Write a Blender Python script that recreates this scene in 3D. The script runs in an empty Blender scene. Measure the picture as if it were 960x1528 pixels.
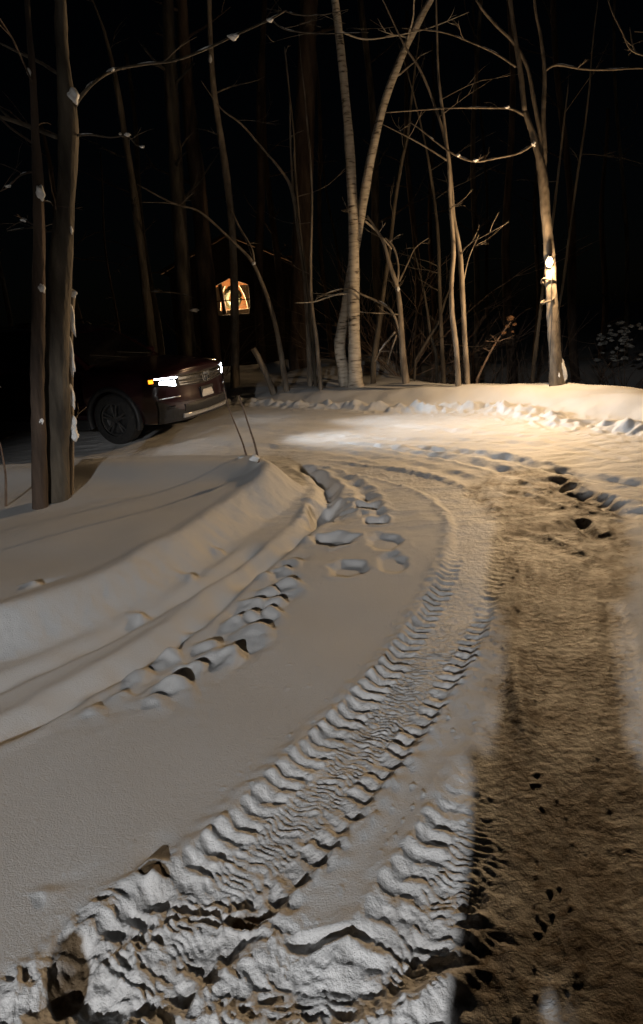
import bpy, bmesh, math, random
import numpy as np
from mathutils import Vector, Matrix

random.seed(7)
R = math.radians
S = bpy.context.scene
C = S.collection

# ------------------------------------------------------------------ camera
CAM = np.array((0.0, 0.0, 1.60))
PITCH, ROLL, F = R(14.5), R(4.0), 1100.0           # focal length in pixels of the 960x1528 frame
_f = np.array((0, math.cos(PITCH), -math.sin(PITCH)))
_r0 = np.array((1.0, 0, 0)); _u0 = np.array((0, math.sin(PITCH), math.cos(PITCH)))
_r = math.cos(ROLL)*_r0 - math.sin(ROLL)*_u0
_u = math.cos(ROLL)*_u0 + math.sin(ROLL)*_r0
cd = bpy.data.cameras.new('camera'); cam = bpy.data.objects.new('camera', cd); C.objects.link(cam)
cd.sensor_fit = 'VERTICAL'; cd.sensor_height = 24.0; cd.lens = 24.0*F/1528.0
cd.clip_start = 0.02; cd.clip_end = 2000
cam.matrix_world = Matrix(((_r[0], _u[0], -_f[0], CAM[0]), (_r[1], _u[1], -_f[1], CAM[1]), (_r[2], _u[2], -_f[2], CAM[2]), (0, 0, 0, 1)))
S.camera = cam

def ray(px, py):
    d = _f + _r*((px-480.0)/F) + _u*((764.0-py)/F)
    return d/np.linalg.norm(d)
def G(px, py, z=0.0):                               # photo pixel -> ground plan at height z
    d = ray(px, py); t = (z-CAM[2])/d[2]
    return (CAM + d*t)[:2]
def AT(px, py, Y):                                  # photo pixel -> point at distance Y
    d = ray(px, py); return CAM + d*((Y-CAM[1])/d[1])

# ------------------------------------------------------------------ numpy noise
_rng = np.random.RandomState(3)
_perm = _rng.permutation(256); _perm = np.concatenate([_perm, _perm, _perm])
_ga = _rng.rand(256)*2*np.pi; _gx, _gy = np.cos(_ga), np.sin(_ga)
def noise(x, y):
    xi = np.floor(x).astype(np.int64); yi = np.floor(y).astype(np.int64)
    xf = x-xi; yf = y-yi; xi &= 255; yi &= 255
    u = xf*xf*xf*(xf*(xf*6-15)+10); v = yf*yf*yf*(yf*(yf*6-15)+10)
    def g(ix, iy, fx, fy):
        h = _perm[_perm[ix]+iy]; return _gx[h]*fx+_gy[h]*fy
    a = g(xi, yi, xf, yf); b = g(xi+1, yi, xf-1, yf); c = g(xi, yi+1, xf, yf-1); d = g(xi+1, yi+1, xf-1, yf-1)
    return ((a+(b-a)*u)+((c+(d-c)*u)-(a+(b-a)*u))*v)*1.4
def fbm(x, y, o=3):
    s = 0; a = 1.0
    for i in range(o):
        s = s+a*noise(x*2**i+17.3*i, y*2**i-9.1*i); a *= 0.5
    return s
def sstep(a, b, x):
    t = np.clip((x-a)/(b-a), 0, 1); return t*t*(3-2*t)

def catmull(P, n=6):
    P = np.array(P, float); out = []
    for i in range(len(P)-1):
        p0 = P[max(i-1, 0)]; p1 = P[i]; p2 = P[i+1]; p3 = P[min(i+2, len(P)-1)]
        for k in range(n):
            t = k/n
            out.append(0.5*((2*p1)+(-p0+p2)*t+(2*p0-5*p1+4*p2-p3)*t*t+(-p0+3*p1-3*p2+p3)*t**3))
    out.append(P[-1]); return np.array(out)
def plan(pts, n=5, z=0.0):
    return np.array([G(a, b, z) for a, b in catmull(pts, n)])

def pdist(X, Y, P):                                 # signed offset (left of travel positive), arclength, end-clamped flag
    best = np.full(X.shape, 1e18); T = np.zeros(X.shape); A = np.zeros(X.shape); s0 = 0.0
    for i in range(len(P)-1):
        ax, ay = P[i]; dx, dy = P[i+1]-P[i]; L2 = dx*dx+dy*dy+1e-12; L = math.sqrt(L2)
        qx = X-ax; qy = Y-ay
        t = np.clip((qx*dx+qy*dy)/L2, 0, 1)
        ex = qx-t*dx; ey = qy-t*dy; d2 = ex*ex+ey*ey
        m = d2 < best
        best = np.where(m, d2, best)
        cr = np.sign(dx*qy-dy*qx)
        T = np.where(m, np.sqrt(d2)*np.where(cr == 0, 1, cr), T)
        A = np.where(m, s0+t*L, A); s0 += L
    return T, A, s0
def inside(X, Y, P):
    r = np.zeros(X.shape, bool); n = len(P); j = n-1
    for i in range(n):
        xi, yi = P[i]; xj, yj = P[j]
        c = ((yi > Y) != (yj > Y)) & (X < (xj-xi)*(Y-yi)/(yj-yi+1e-15)+xi)
        r ^= c; j = i
    return r

# ------------------------------------------------------------------ where the ground features lie
BANK = plan([(-900, 1170), (-350, 1080), (-120, 1010), (0, 990), (110, 950), (220, 900), (320, 838), (385, 785), (438, 752), (456, 728)], 4)
BANK = np.vstack([BANK, plan([(447, 699), (430, 689), (395, 682), (320, 681), (200, 685), (60, 693), (-150, 707), (-400, 722), (-900, 760)], 4, .22)])
_k = [i for i in range(len(BANK)) if abs(BANK[i][0]-G(0, 990)[0]) < 1e-6][0]
_dv = G(0, 990)-G(220, 900)                         # the near edge carries straight on out of the frame
BANK = np.vstack([[G(0, 990)+_dv*6+np.array((-8, 0))], [G(0, 990)+_dv*t for t in (5, 3.5, 2.5, 1.6, .8)], BANK[_k:]])
BANK_RIDGE = plan([(-300, 716), (60, 698), (200, 693), (330, 689), (400, 692), (425, 702)], 4, 0.26)
TOE = plan([(-1500, 668), (-600, 625), (-100, 594), (150, 590), (300, 602), (400, 611), (500, 614), (600, 617), (700, 616), (760, 622), (820, 634), (900, 644), (1000, 655), (1200, 690), (1700, 790)], 4)
TRACK1 = plan([(60, 1600), (160, 1480), (300, 1350), (410, 1250), (520, 1130), (610, 1025), (672, 930), (708, 850), (716, 795), (702, 762), (662, 735), (600, 713), (520, 698), (450, 688)], 6)
TRACK2 = plan([(560, 1620), (610, 1480), (655, 1370), (712, 1270), (765, 1170), (800, 1080), (822, 980), (830, 900), (812, 830), (770, 780)], 6)
TRACK3 = plan([(1010, 1600), (980, 1400), (935, 1200), (905, 1080), (890, 980), (880, 900), (850, 830), (800, 780)], 6)
RUT_A = plan([(-250, 1120), (0, 1018), (130, 958), (250, 898), (340, 848), (390, 808)], 5)
RUT_B = plan([(-250, 1190), (0, 1088), (120, 1022), (230, 962), (310, 905), (370, 855), (450, 795), (488, 745), (482, 712), (440, 690)], 5)
RUT_C = plan([(-250, 1250), (0, 1120), (120, 1062), (240, 1000), (330, 955), (400, 905), (440, 840)], 5)
ARCS = [  # polyline, half width, depth
    (plan([(452, 692), (500, 705), (535, 728), (556, 760), (562, 785)], 5), .07, .075),
    (plan([(440, 700), (470, 710), (494, 730), (500, 765), (480, 790)], 5), .13, .07),
    (plan([(480, 660), (560, 666), (640, 680), (700, 690), (775, 710)], 5), .08, .075),
    (plan([(600, 668), (700, 676), (780, 690), (860, 706), (960, 722), (1100, 745)], 5), .10, .09),
    (plan([(790, 708), (825, 722), (865, 736), (915, 755), (980, 775)], 5), .10, .13),
    (plan([(815, 765), (850, 773), (905, 800), (935, 820)], 5), .06, .06),
    (plan([(730, 730), (790, 742), (860, 778), (930, 860)], 5), .06, .03),
    (plan([(745, 790), (800, 800), (870, 830), (940, 885)], 5), .06, .035),
    (plan([(330, 640), (450, 650), (600, 655), (760, 660), (960, 690)], 5), .10, .03),
    (plan([(300, 660), (420, 668), (520, 676), (640, 700), (720, 722)], 5), .09, .035),
    (plan([(350, 626), (500, 634), (650, 640), (820, 655), (960, 672)], 5), .12, .03),
]
RIDGES = [
    (plan([(775, 940), (768, 1000), (778, 1060), (790, 1110), (795, 1150)], 5), .045, .06),
    (plan([(800, 830), (806, 880), (812, 930)], 5), .05, .05),
    (plan([(848, 1300), (856, 1350), (852, 1420), (858, 1470)], 5), .04, .05),
    (plan([(566, 790), (556, 770), (540, 745)], 4), .05, .03),
]
# thrown-up prints: x, y, ramp length, width, height
MOUNDS = [(262, 1012, .26, .10, .10), (352, 970, .30, .11, .10), (250, 968, .2, .075, .07), (388, 932, .26, .10, .08), (350, 922, .2, .07, .05),
          (415, 893, .26, .10, .08), (385, 897, .2, .085, .06), (428, 868, .24, .10, .07), (440, 838, .22, .09, .05), (215, 912, .16, .06, .05),
          (285, 862, .2, .07, .05), (140, 1054, .2, .07, .035), (60, 912, .14, .055, .05), (232, 1292, .14, .07, .05), (160, 1345, .07, .035, .035), (470, 768, .3, .12, .03),
          (330, 826, .2, .08, .04), (450, 806, .3, .12, .045), (75, 1325, .05, .05, .018), (400, 860, .18, .07, .04), (300, 988, .2, .08, .06), (318, 955, .2, .08, .06), (372, 915, .2, .08, .06), (405, 908, .2, .085, .06), (408, 880, .2, .08, .055), (425, 850, .2, .08, .05), (215, 1000, .2, .08, .05), (235, 1036, .18, .07, .04), (180, 1030, .18, .07, .035), (290, 925, .18, .07, .045)]
# trodden holes: x, y, radius across, radius along, turn, depth
HOLES = [(228, 1300, .055, .03, 0, .02), (98, 1440, .06, .12, -.25, .03), (140, 1500, .06, .08, .5, .03), (548, 757, .12, .16, 0, .09), (562, 779, .10, .13, 0, .09), (498, 806, .17, .16, .3, .08), (486, 758, .17, .34, .1, .11), (478, 775, .12, .16, .1, .05),
         (520, 848, .13, .16, 0, .04), (575, 810, .13, .2, 0, .035), (585, 840, .1, .2, 0, .03), (370, 1362, .07, .03, 0, .02),
         (480, 1398, .11, .03, -.1, .03),  
          (835, 1470, .09, .03, -.5, -.006), (520, 1436, .16, .09, .3, -.022), (420, 1420, .1, .06, .3, -.018), (640, 1475, .17, .05, -.35, -.05)]
BROWN_HOLES = {(98, 1440), (370, 1362), (228, 1300)}  # holes coloured brown inside
CHAOS = plan([(-80, 1540), (40, 1440), (130, 1358), (235, 1305), (330, 1330), (400, 1360), (480, 1405), (560, 1405), (640, 1350), (720, 1330), (820, 1400), (900, 1480), (1000, 1700), (500, 1900), (-200, 1800)], 3)
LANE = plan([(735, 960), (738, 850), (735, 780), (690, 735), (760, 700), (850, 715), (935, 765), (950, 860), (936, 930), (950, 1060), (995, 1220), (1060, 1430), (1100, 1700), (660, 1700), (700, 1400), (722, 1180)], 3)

def height(X, Y, full=False):
    X = np.asarray(X, float); Y = np.asarray(Y, float); sh = X.shape
    X = X.ravel(); Y = Y.ravel(); n = X.size
    Z = np.zeros(n); dirt_shade = np.zeros(n); packed = np.zeros(n)
    rr = np.hypot(X, Y)
    near = (rr < 30)
    xs, ys = X[near], Y[near]
    z = np.zeros(xs.size); dr = np.zeros(xs.size); pk = np.zeros(xs.size)
    # broad soft drifts
    z += 0.030*noise(xs*0.45+4, ys*0.45) + 0.012*noise(xs*1.6+ys*.9, ys*1.1-xs*.5+8)
    # left bank
    m = (xs > -14) & (xs < 1.6) & (ys > .5) & (ys < 17)
    d = np.zeros(xs.size)-9
    if m.any():
        wob = .03*noise(xs[m]*2.6, ys[m]*2.6)+.008*noise(xs[m]*9, ys[m]*9)
        ds, _, _ = pdist(xs[m], ys[m], np.vstack([BANK, BANK[:1]]))
        ins = inside(xs[m], ys[m], BANK)
        d[m] = np.where(ins, np.abs(ds), -np.abs(ds))+wob
        bank = sstep(-.03, .29, d)
        z += .190*bank*(1-.06*sstep(.3, 1.2, d)) + .028*np.exp(-((d-.30)/.09)**2)*(d > 0)
        z[m] += (.004*fbm(xs[m]*11, ys[m]*11, 3)+.006*np.clip(noise(xs[m]*27, ys[m]*27)-.15, 0, 1))*np.exp(-((d[m]-.14)/.14)**2)
        t, _, _ = pdist(xs[m], ys[m], BANK_RIDGE)
        z[m] += .115*np.exp(-(t/.44)**2)*sstep(-.15, .35, d[m])
        z[m] += .012*noise(xs[m]*.9, ys[m]*.9+3)*sstep(.3, 1.0, d[m])
    z -= .032*np.clip(d-.40, 0, 2.2)
    bankm = sstep(-.02, .1, d)
    # far verge and wood floor
    m = (ys > 4) | (xs > 6)
    t = np.zeros(xs.size)-9
    if m.any():
        tt, aa, _ = pdist(xs[m], ys[m], TOE)
        t[m] = tt+.10*noise(xs[m]*2.1, ys[m]*2.1)
        tm = t[m]; xm, ym = xs[m], ys[m]
        lump = np.clip(.55+.75*noise(xm*2.9, ym*2.9)+.4*noise(xm*6.5+3, ym*6.5), 0, 2)
        z[m] += .17*lump*np.exp(-((tm-.22)/.17)**2) + .05*np.clip(noise(xm*9, ym*9), 0, 1)*np.exp(-((tm-.1)/.4)**2)
        z[m] += .30*sstep(.15, 1.25, tm) + .05*fbm(xm*.8, ym*.8, 2)*sstep(.6, 1.5, tm)
        right = sstep(1.3, 3.4, xm+(ym-13)*-.05)
        z[m] -= right*1.5*sstep(1.55, 6.5, tm)
        z[m] += (1-right)*.35*sstep(1.2, 9, tm) + .25*(1-right)*noise(xm*.5+5, ym*.5)*sstep(1.5, 4, tm)
    verge = sstep(0, .3, t)
    # packed drive between
    flat = (1-bankm)*(1-verge)
    roadm = flat*sstep(4.6, 6.4, ys+.35*xs)
    z += roadm*(.010*noise(xs*1.3+ys*.8, ys*5.5-xs*1.2)+.006*fbm(xs*4.5, ys*9, 2)+.010*np.clip(noise(xs*5, ys*6)-.25, 0, 1))
    dr = np.maximum(dr, .07*roadm); pk = np.maximum(pk, .5*roadm)
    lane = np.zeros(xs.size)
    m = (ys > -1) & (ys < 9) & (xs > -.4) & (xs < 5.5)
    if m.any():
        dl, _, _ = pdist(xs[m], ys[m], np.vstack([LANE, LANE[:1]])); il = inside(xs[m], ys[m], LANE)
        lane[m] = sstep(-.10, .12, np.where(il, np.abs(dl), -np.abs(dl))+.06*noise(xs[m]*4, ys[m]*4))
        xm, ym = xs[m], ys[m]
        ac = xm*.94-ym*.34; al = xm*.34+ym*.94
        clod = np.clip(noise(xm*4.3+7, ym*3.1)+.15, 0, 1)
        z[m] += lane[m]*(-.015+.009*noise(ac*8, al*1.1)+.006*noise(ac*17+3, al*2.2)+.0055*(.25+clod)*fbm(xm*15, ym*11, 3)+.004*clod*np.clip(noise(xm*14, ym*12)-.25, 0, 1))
        dr = np.maximum(dr, 1.0*lane); pk = np.maximum(pk, .6*lane)  # lane sand, with the person's cast shadow put into its brown
    # tyre tracks with lugs
    def track(P, w, depth, pitch, lug, fade0, fade1, berm=.016, clip=None):
        x0, y0 = P.min(0)-.6; x1, y1 = P.max(0)+.6
        m = np.nonzero((xs > x0) & (xs < x1) & (ys > y0) & (ys < y1))[0]
        if not m.size: return
        xm, ym = xs[m], ys[m]
        wx = .012*noise(xm*7, ym*7); T, A, L = pdist(xm+wx, ym, P)
        k = np.nonzero(np.abs(T) < w)[0]
        m, xm, ym, T, A = m[k], xm[k], ym[k], T[k], A[k]
        if not m.size: return
        ends = sstep(0, .3, A)*sstep(0, .4, L-A)
        a = np.abs(T); hw = w*.5
        q = 1-sstep(fade0, fade1, A)
        prof = -depth*(.35+.65*q)*(1-sstep(hw*.72, hw*1.02, a)) + berm*np.exp(-((a-hw*1.08)/(.045))**2)*(1+.9*noise(xm*14, ym*14))
        jit = .20*noise(xm*8, ym*8)+.05*noise(xm*22, ym*22)
        sl = (.55-.3*np.sign(T))
        ph = A/pitch + a*5.0*sl + jit
        fr = ph-np.floor(ph)
        rib = sstep(0.0, .42, fr)*(1-sstep(.42, 1.0, fr))
        sh = sstep(hw*.34, hw*.46, a)*(1-sstep(hw*.92, hw*1.08, a))
        ph2 = A/(pitch*.34)+1.1*noise(xm*9+5, ym*9)+.35*np.sin(T*55)
        f2 = ph2-np.floor(ph2)
        mid = (sstep(0, .4, f2)*(1-sstep(.5, 1, f2)))*(.45+.9*np.clip(.35+noise(xm*22, ym*22), 0, 1))
        z[m] += ends*.020*np.clip(noise(xm*34, ym*34)-.42, 0, 1)*np.exp(-((a-hw*1.25)/.07)**2)*np.clip(.6+noise(xm*4, ym*4), 0, 1.5)
        wear = np.clip(.95+.45*noise(xm*2.7+3, ym*2.7)+.3*noise(xm*6, ym*6), .35, 1.35)
        q = q*wear
        z[m] += ends*(1-.80*lane[m])*(prof + q*(lug*rib*sh*(1+.6*noise(xm*11+7, ym*11)) + lug*.50*mid*(1-sstep(hw*.36, hw*.5, a)) + .004*fbm(xm*30, ym*30, 2)*(a < hw)) + (1-q)*.003*fbm(xm*10, ym*10, 2)*(a < hw))
        pk[m] = np.maximum(pk[m], ends*(1-sstep(hw*.8, hw*1.1, a)))
        dr[m] = np.maximum(dr[m], .22*ends*(1-sstep(hw*.8, hw*1.1, a)))
    track(TRACK1, .44, .036, .078, .0140, 2.9, 4.3, .012)
    track(TRACK2, .42, .028, .080, .0135, .75, 1.25, .008)
    track(TRACK3, .40, .010, .080, .0006, 2.6, 3.6, .003)
    # soft old ruts
    def groove(P, w, depth, rim=.25, rag=.25, f=3.0):
        x0, y0 = P.min(0)-3*w-.1; x1, y1 = P.max(0)+3*w+.1
        m = np.nonzero((xs > x0) & (xs < x1) & (ys > y0) & (ys < y1))[0]
        if not m.size: return
        T, A, L = pdist(xs[m], ys[m], P)
        e = sstep(-.02, .35, A)*sstep(-.02, .35, L-A)
        k = (1+rag*2.0*noise(xs[m]*f, ys[m]*f))
        T = T+w*rag*noise(xs[m]*f*1.7+4, ys[m]*f*1.7)
        z[m] += e*k*(-depth*np.exp(-(T/w)**2) + rim*depth*np.exp(-((np.abs(T)-1.75*w)/(.6*w))**2))
    groove(RUT_A, .060, .045, .12, .25)
    groove(RUT_B, .075, .080, .15, .25)
    for P, w, dp in ARCS: groove(P, w, dp*.38, .45, .6, 4.0)
    for P, w, dp in RIDGES: groove(P, w, -dp*.38, .1, .2, 3.0)
    # chewed-up snow at the near end
    m = np.nonzero((ys < 2.9) & (ys > -3) & (np.abs(xs) < 2.6))[0]
    if m.size:
        xm, ym = xs[m], ys[m]
        dl, _, _ = pdist(xm, ym, np.vstack([CHAOS, CHAOS[:1]])); il = inside(xm, ym, CHAOS)
        c = sstep(-.11, .09, np.where(il, np.abs(dl), -np.abs(dl))+.04*noise(xm*8, ym*8))
        wx = xm+.05*noise(xm*5, ym*5); wy = ym+.05*noise(xm*5+9, ym*5)
        u = wx*.82-wy*.57; v = wx*.57+wy*.82
        r1 = 1-np.abs(noise(u*6.5, v*15))*2.2
        r2 = 1-np.abs(noise(u*15+3, v*24+8))*2.2
        blob = noise(xm*4.2+2, ym*5)
        r3 = 1-np.abs(noise(xm*30+.6*u*20, ym*26))*2.0
        c2 = c*(1-.86*lane[m])
        z[m] += c2*(-.018+.020*r1*np.clip(.55+blob, .1, 1.2)+.009*r2*np.clip(.7+1.3*noise(xm*6+4, ym*6), 0, 1.5)+.022*blob+.0055*r3*np.clip(.4+1.5*noise(xm*7, ym*7+3), 0, 1.4)+.002*fbm(xm*60, ym*60, 2))
        pk[m] = np.maximum(pk[m], c); dr[m] = np.maximum(dr[m], .12*c)
    # the lane stays gentler where cars have pressed it
    # prints thrown up by boots
    for px, py, Ln, W, hh in MOUNDS:
        hh *= .52; Ln *= .8; W *= .82
        cx, cy = G(px, py, .17 if (py < 912 and px < 90) else 0)
        m = np.nonzero((np.abs(xs-cx) < .8) & (np.abs(ys-cy) < .8))[0]
        if not m.size: continue
        an = R(24)+.5*math.sin(px*1.7)
        ux, uy = math.sin(an), math.cos(an)
        qx, qy = xs[m]-cx, ys[m]-cy
        b = qx*uy-qy*ux
        a = qx*ux+qy*uy + 1.6*b*b/W*.35 + .018*noise(xs[m]*16, ys[m]*16)
        up = np.where(a < -.012, np.exp(-((a+.012)/(.36*Ln))**2), 1-sstep(-.012, .075, a))
        dn = sstep(-.01, .05, a)*(1-sstep(.05, .22, a))
        z[m] += np.exp(-(b/W)**2)*(hh*up - .55*hh*dn) + .12*hh*noise(xs[m]*12, ys[m]*12)*np.exp(-((a*a+b*b)/(Ln*Ln)))
    for px, py, ra, rl, an, dp in HOLES:
        dp *= .75
        cx, cy = G(px, py, .17 if (py < 912 and px < 90) else 0)
        m = np.nonzero((np.abs(xs-cx) < 1.0) & (np.abs(ys-cy) < 1.0))[0]
        if not m.size: continue
        qx, qy = xs[m]-cx, ys[m]-cy; ca, sa = math.cos(an), math.sin(an)
        a = (qx*ca-qy*sa)/ra; b = (qx*sa+qy*ca)/rl
        q = np.sqrt(a*a+b*b)*(1+.25*noise(xs[m]*9+px, ys[m]*9))
        if (px, py) in BROWN_HOLES: dr[m] = np.maximum(dr[m], 1.5*(1-sstep(.75, 1.05, q)))
        if dp > 0:
            z[m] += -dp*(1-sstep(.62, 1.12, q)) + .17*dp*np.exp(-((q-1.25)/.22)**2)*(.6+.6*noise(xs[m]*7, ys[m]*7+px))
        else:
            z[m] += -dp*(1-sstep(.1, 1.25, q))
    # the drive tilts a little where the car stands
    q1 = (xs+2.6)*.42+(ys-11.2)*.91
    z += .055*np.clip(q1, -1.6, 1.8)*np.exp(-(((xs+3.4)/3.6)**4+((ys-11.8)/3.2)**4))
    # stray crumbs and grain
    cr = noise(xs*21, ys*21)
    z += .010*np.clip(cr-.58, 0, 1)*(rr[near] < 9)*(1-verge)
    z += (.0005*fbm(xs*33+ys*11, ys*41, 3)+.0035*noise(xs*2.1-ys*1.3, ys*1.2+xs*.7))*(rr[near] < 7)
    Z[near] = z; dirt_shade[near] = dr; packed[near] = pk
    far = ~near
    Z[far] = -.6+.6*noise(X[far]*.06, Y[far]*.06)
    # blend
    w = sstep(22, 30, rr)
    Z = Z*(1-w)+(-.5+.6*noise(X*.06, Y*.06))*w
    # house yard behind the camera stays level
    if full: return Z.reshape(sh), dirt_shade.reshape(sh), packed.reshape(sh)
    return Z.reshape(sh)

def hit(px, py):                                    # where the photo's ray meets the built ground
    d = ray(px, py); t = np.concatenate([np.arange(1, 16, .02), np.arange(16, 60, .1)])
    P = CAM+d*t[:, None]; h = height(P[:, 0], P[:, 1]); k = np.nonzero(P[:, 2] <= h)[0]
    i = k[0] if k.size else len(t)-1
    return Vector((P[i, 0], P[i, 1], h[i]))
def gz(x, y): return float(height(np.array([x]), np.array([y]))[0])

# ------------------------------------------------------------------ materials
def mat(name, color=(.5, .5, .5), rough=.6, metal=0.0, emit=None, estr=0.0, spec=.5, coat=0.0):
    m = bpy.data.materials.new(name); m.use_nodes = True
    b = m.node_tree.nodes['Principled BSDF']
    b.inputs['Base Color'].default_value = (*color, 1); b.inputs['Roughness'].default_value = rough
    b.inputs['Metallic'].default_value = metal; b.inputs['Specular IOR Level'].default_value = spec
    b.inputs['Coat Weight'].default_value = coat
    if emit: b.inputs['Emission Color'].default_value = (*emit, 1); b.inputs['Emission Strength'].default_value = estr
    return m
def nodes(m): return m.node_tree.nodes, m.node_tree.links, m.node_tree.nodes['Principled BSDF']
def noisy(m, c1, c2, scale=8, stretch=(1, 1, 1), bump=.3, bscale=None, detail=5, dist=.01, lo=.35, hi=.65):
    N, L, b = nodes(m)
    tc = N.new('ShaderNodeTexCoord'); mp = N.new('ShaderNodeMapping'); mp.inputs['Scale'].default_value = stretch
    L.new(tc.outputs['Object'], mp.inputs['Vector'])
    n1 = N.new('ShaderNodeTexNoise'); n1.inputs['Scale'].default_value = scale; n1.inputs['Detail'].default_value = detail
    L.new(mp.outputs['Vector'], n1.inputs['Vector'])
    cr = N.new('ShaderNodeValToRGB'); cr.color_ramp.elements[0].color = (*c1, 1); cr.color_ramp.elements[1].color = (*c2, 1)
    cr.color_ramp.elements[0].position = lo; cr.color_ramp.elements[1].position = hi
    L.new(n1.outputs['Fac'], cr.inputs['Fac']); L.new(cr.outputs['Color'], b.inputs['Base Color'])
    n2 = N.new('ShaderNodeTexNoise'); n2.inputs['Scale'].default_value = bscale or scale*3; n2.inputs['Detail'].default_value = 6
    L.new(mp.outputs['Vector'], n2.inputs['Vector'])
    bp = N.new('ShaderNodeBump'); bp.inputs['Strength'].default_value = bump; bp.inputs['Distance'].default_value = dist
    L.new(n2.outputs['Fac'], bp.inputs['Height']); L.new(bp.outputs['Normal'], b.inputs['Normal'])
    return m

def snow_ground():
    m = mat('snow_ground', rough=.6, spec=.22); N, L, b = nodes(m)
    tc = N.new('ShaderNodeTexCoord')
    ad = N.new('ShaderNodeAttribute'); ad.attribute_name = 'dirt_shade'
    ap = N.new('ShaderNodeAttribute'); ap.attribute_name = 'packed'
    def nz(scale, detail=4):
        n = N.new('ShaderNodeTexNoise'); n.inputs['Scale'].default_value = scale; n.inputs['Detail'].default_value = detail
        L.new(tc.outputs['Object'], n.inputs['Vector']); return n
    def mth(op, a, bb, cl=False):
        n = N.new('ShaderNodeMath'); n.operation = op; n.use_clamp = cl
        for i, v in ((0, a), (1, bb)):
            if isinstance(v, (int, float)): n.inputs[i].default_value = v
            else: L.new(v, n.inputs[i])
        return n.outputs[0]
    n1 = nz(3.5, 6); n2 = nz(28, 5); n3 = nz(140, 3); n4 = nz(420, 2); n5 = nz(1.1, 3)
    # patches of sand and painted lane shade: attribute times noise
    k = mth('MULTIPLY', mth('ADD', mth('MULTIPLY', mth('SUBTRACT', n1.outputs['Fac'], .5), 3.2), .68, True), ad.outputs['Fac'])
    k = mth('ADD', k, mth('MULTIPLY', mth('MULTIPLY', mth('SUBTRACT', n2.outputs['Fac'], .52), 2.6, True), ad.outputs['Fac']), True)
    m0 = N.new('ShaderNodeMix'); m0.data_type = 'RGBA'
    m0.inputs['A'].default_value = (.66, .655, .645, 1); m0.inputs['B'].default_value = (.82, .82, .815, 1); L.new(ap.outputs['Fac'], m0.inputs['Factor'])  # smooth snow darker than packed: contrast of the low light put into the colour
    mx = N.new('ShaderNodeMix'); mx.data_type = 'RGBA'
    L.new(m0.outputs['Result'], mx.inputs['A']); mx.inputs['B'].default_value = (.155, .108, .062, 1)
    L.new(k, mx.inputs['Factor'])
    # faint tone changes of the snow itself
    mv = N.new('ShaderNodeMix'); mv.data_type = 'RGBA'; mv.blend_type = 'MULTIPLY'; mv.inputs['Factor'].default_value = .35
    L.new(mx.outputs['Result'], mv.inputs['A'])
    cr = N.new('ShaderNodeValToRGB'); cr.color_ramp.elements[0].color = (.78, .77, .75, 1); cr.color_ramp.elements[1].color = (1, 1, 1, 1)
    cr.color_ramp.elements[0].position = .3; cr.color_ramp.elements[1].position = .62
    L.new(n5.outputs['Fac'], cr.inputs['Fac']); L.new(cr.outputs['Color'], mv.inputs['B'])
    L.new(mv.outputs['Result'], b.inputs['Base Color'])
    L.new(mth('SUBTRACT', .72, mth('MULTIPLY', ap.outputs['Fac'], .12)), b.inputs['Roughness'])
    h = mth('ADD', mth('MULTIPLY', n3.outputs['Fac'], .55), mth('MULTIPLY', n4.outputs['Fac'], .35))
    h = mth('ADD', h, mth('MULTIPLY', mth('MULTIPLY', n2.outputs['Fac'], 2.2), mth('ADD', mth('MULTIPLY', ap.outputs['Fac'], 1.0), .05)))
    bp = N.new('ShaderNodeBump'); bp.inputs['Strength'].default_value = .85; bp.inputs['Distance'].default_value = .007
    L.new(h, bp.inputs['Height']); L.new(bp.outputs['Normal'], b.inputs['Normal'])
    return m

M = {}
M['snow_ground'] = snow_ground()
M['snow'] = noisy(mat('snow_clump', rough=.65), (.76, .76, .75), (.86, .86, .85), 20, bump=.3, bscale=60)
M['bark_grey'] = noisy(mat('bark_grey', rough=.85), (.035, .028, .02), (.12, .098, .07), 7, (1, 1, .25), 1.0, 26, 6, .022)
M['bark_dark'] = noisy(mat('bark_dark', rough=.9), (.03, .02, .014), (.10, .068, .048), 6, (1, 1, .2), 1.0, 22, 6, .03)
M['bark_pale'] = noisy(mat('bark_pale', rough=.8), (.12, .095, .07), (.30, .25, .19), 9, (1, 1, .35), .6, 30, 6, .01)
M['bark_mid'] = noisy(mat('bark_mid', rough=.85), (.07, .055, .04), (.19, .155, .115), 9, (1, 1, .35), .9, 30, 6, .016)
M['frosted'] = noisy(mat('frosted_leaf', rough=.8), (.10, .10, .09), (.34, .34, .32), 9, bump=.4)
M['twig'] = noisy(mat('twig_brown', rough=.85), (.10, .065, .045), (.20, .14, .10), 14, bump=.3)
def birch():
    m = mat('birch_bark', rough=.7); N, L, b = nodes(m)
    tc = N.new('ShaderNodeTexCoord'); mp = N.new('ShaderNodeMapping'); mp.inputs['Scale'].default_value = (5, 5, 26)
    L.new(tc.outputs['Object'], mp.inputs['Vector'])
    n = N.new('ShaderNodeTexNoise'); n.inputs['Scale'].default_value = 1.0; n.inputs['Detail'].default_value = 5; L.new(mp.outputs['Vector'], n.inputs['Vector'])
    cr = N.new('ShaderNodeValToRGB')
    e = cr.color_ramp.elements; e[0].position = .33; e[0].color = (.07, .05, .035, 1); e[1].position = .42; e[1].color = (.42, .36, .28, 1)
    x = e.new(.62); x.color = (.58, .52, .43, 1)
    L.new(n.outputs['Fac'], cr.inputs['Fac']); L.new(cr.outputs['Color'], b.inputs['Base Color'])
    bp = N.new('ShaderNodeBump'); bp.inputs['Strength'].default_value = .6; bp.inputs['Distance'].default_value = .008
    L.new(n.outputs['Fac'], bp.inputs['Height']); L.new(bp.outputs['Normal'], b.inputs['Normal'])
    return m
M['birch'] = birch()
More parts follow.
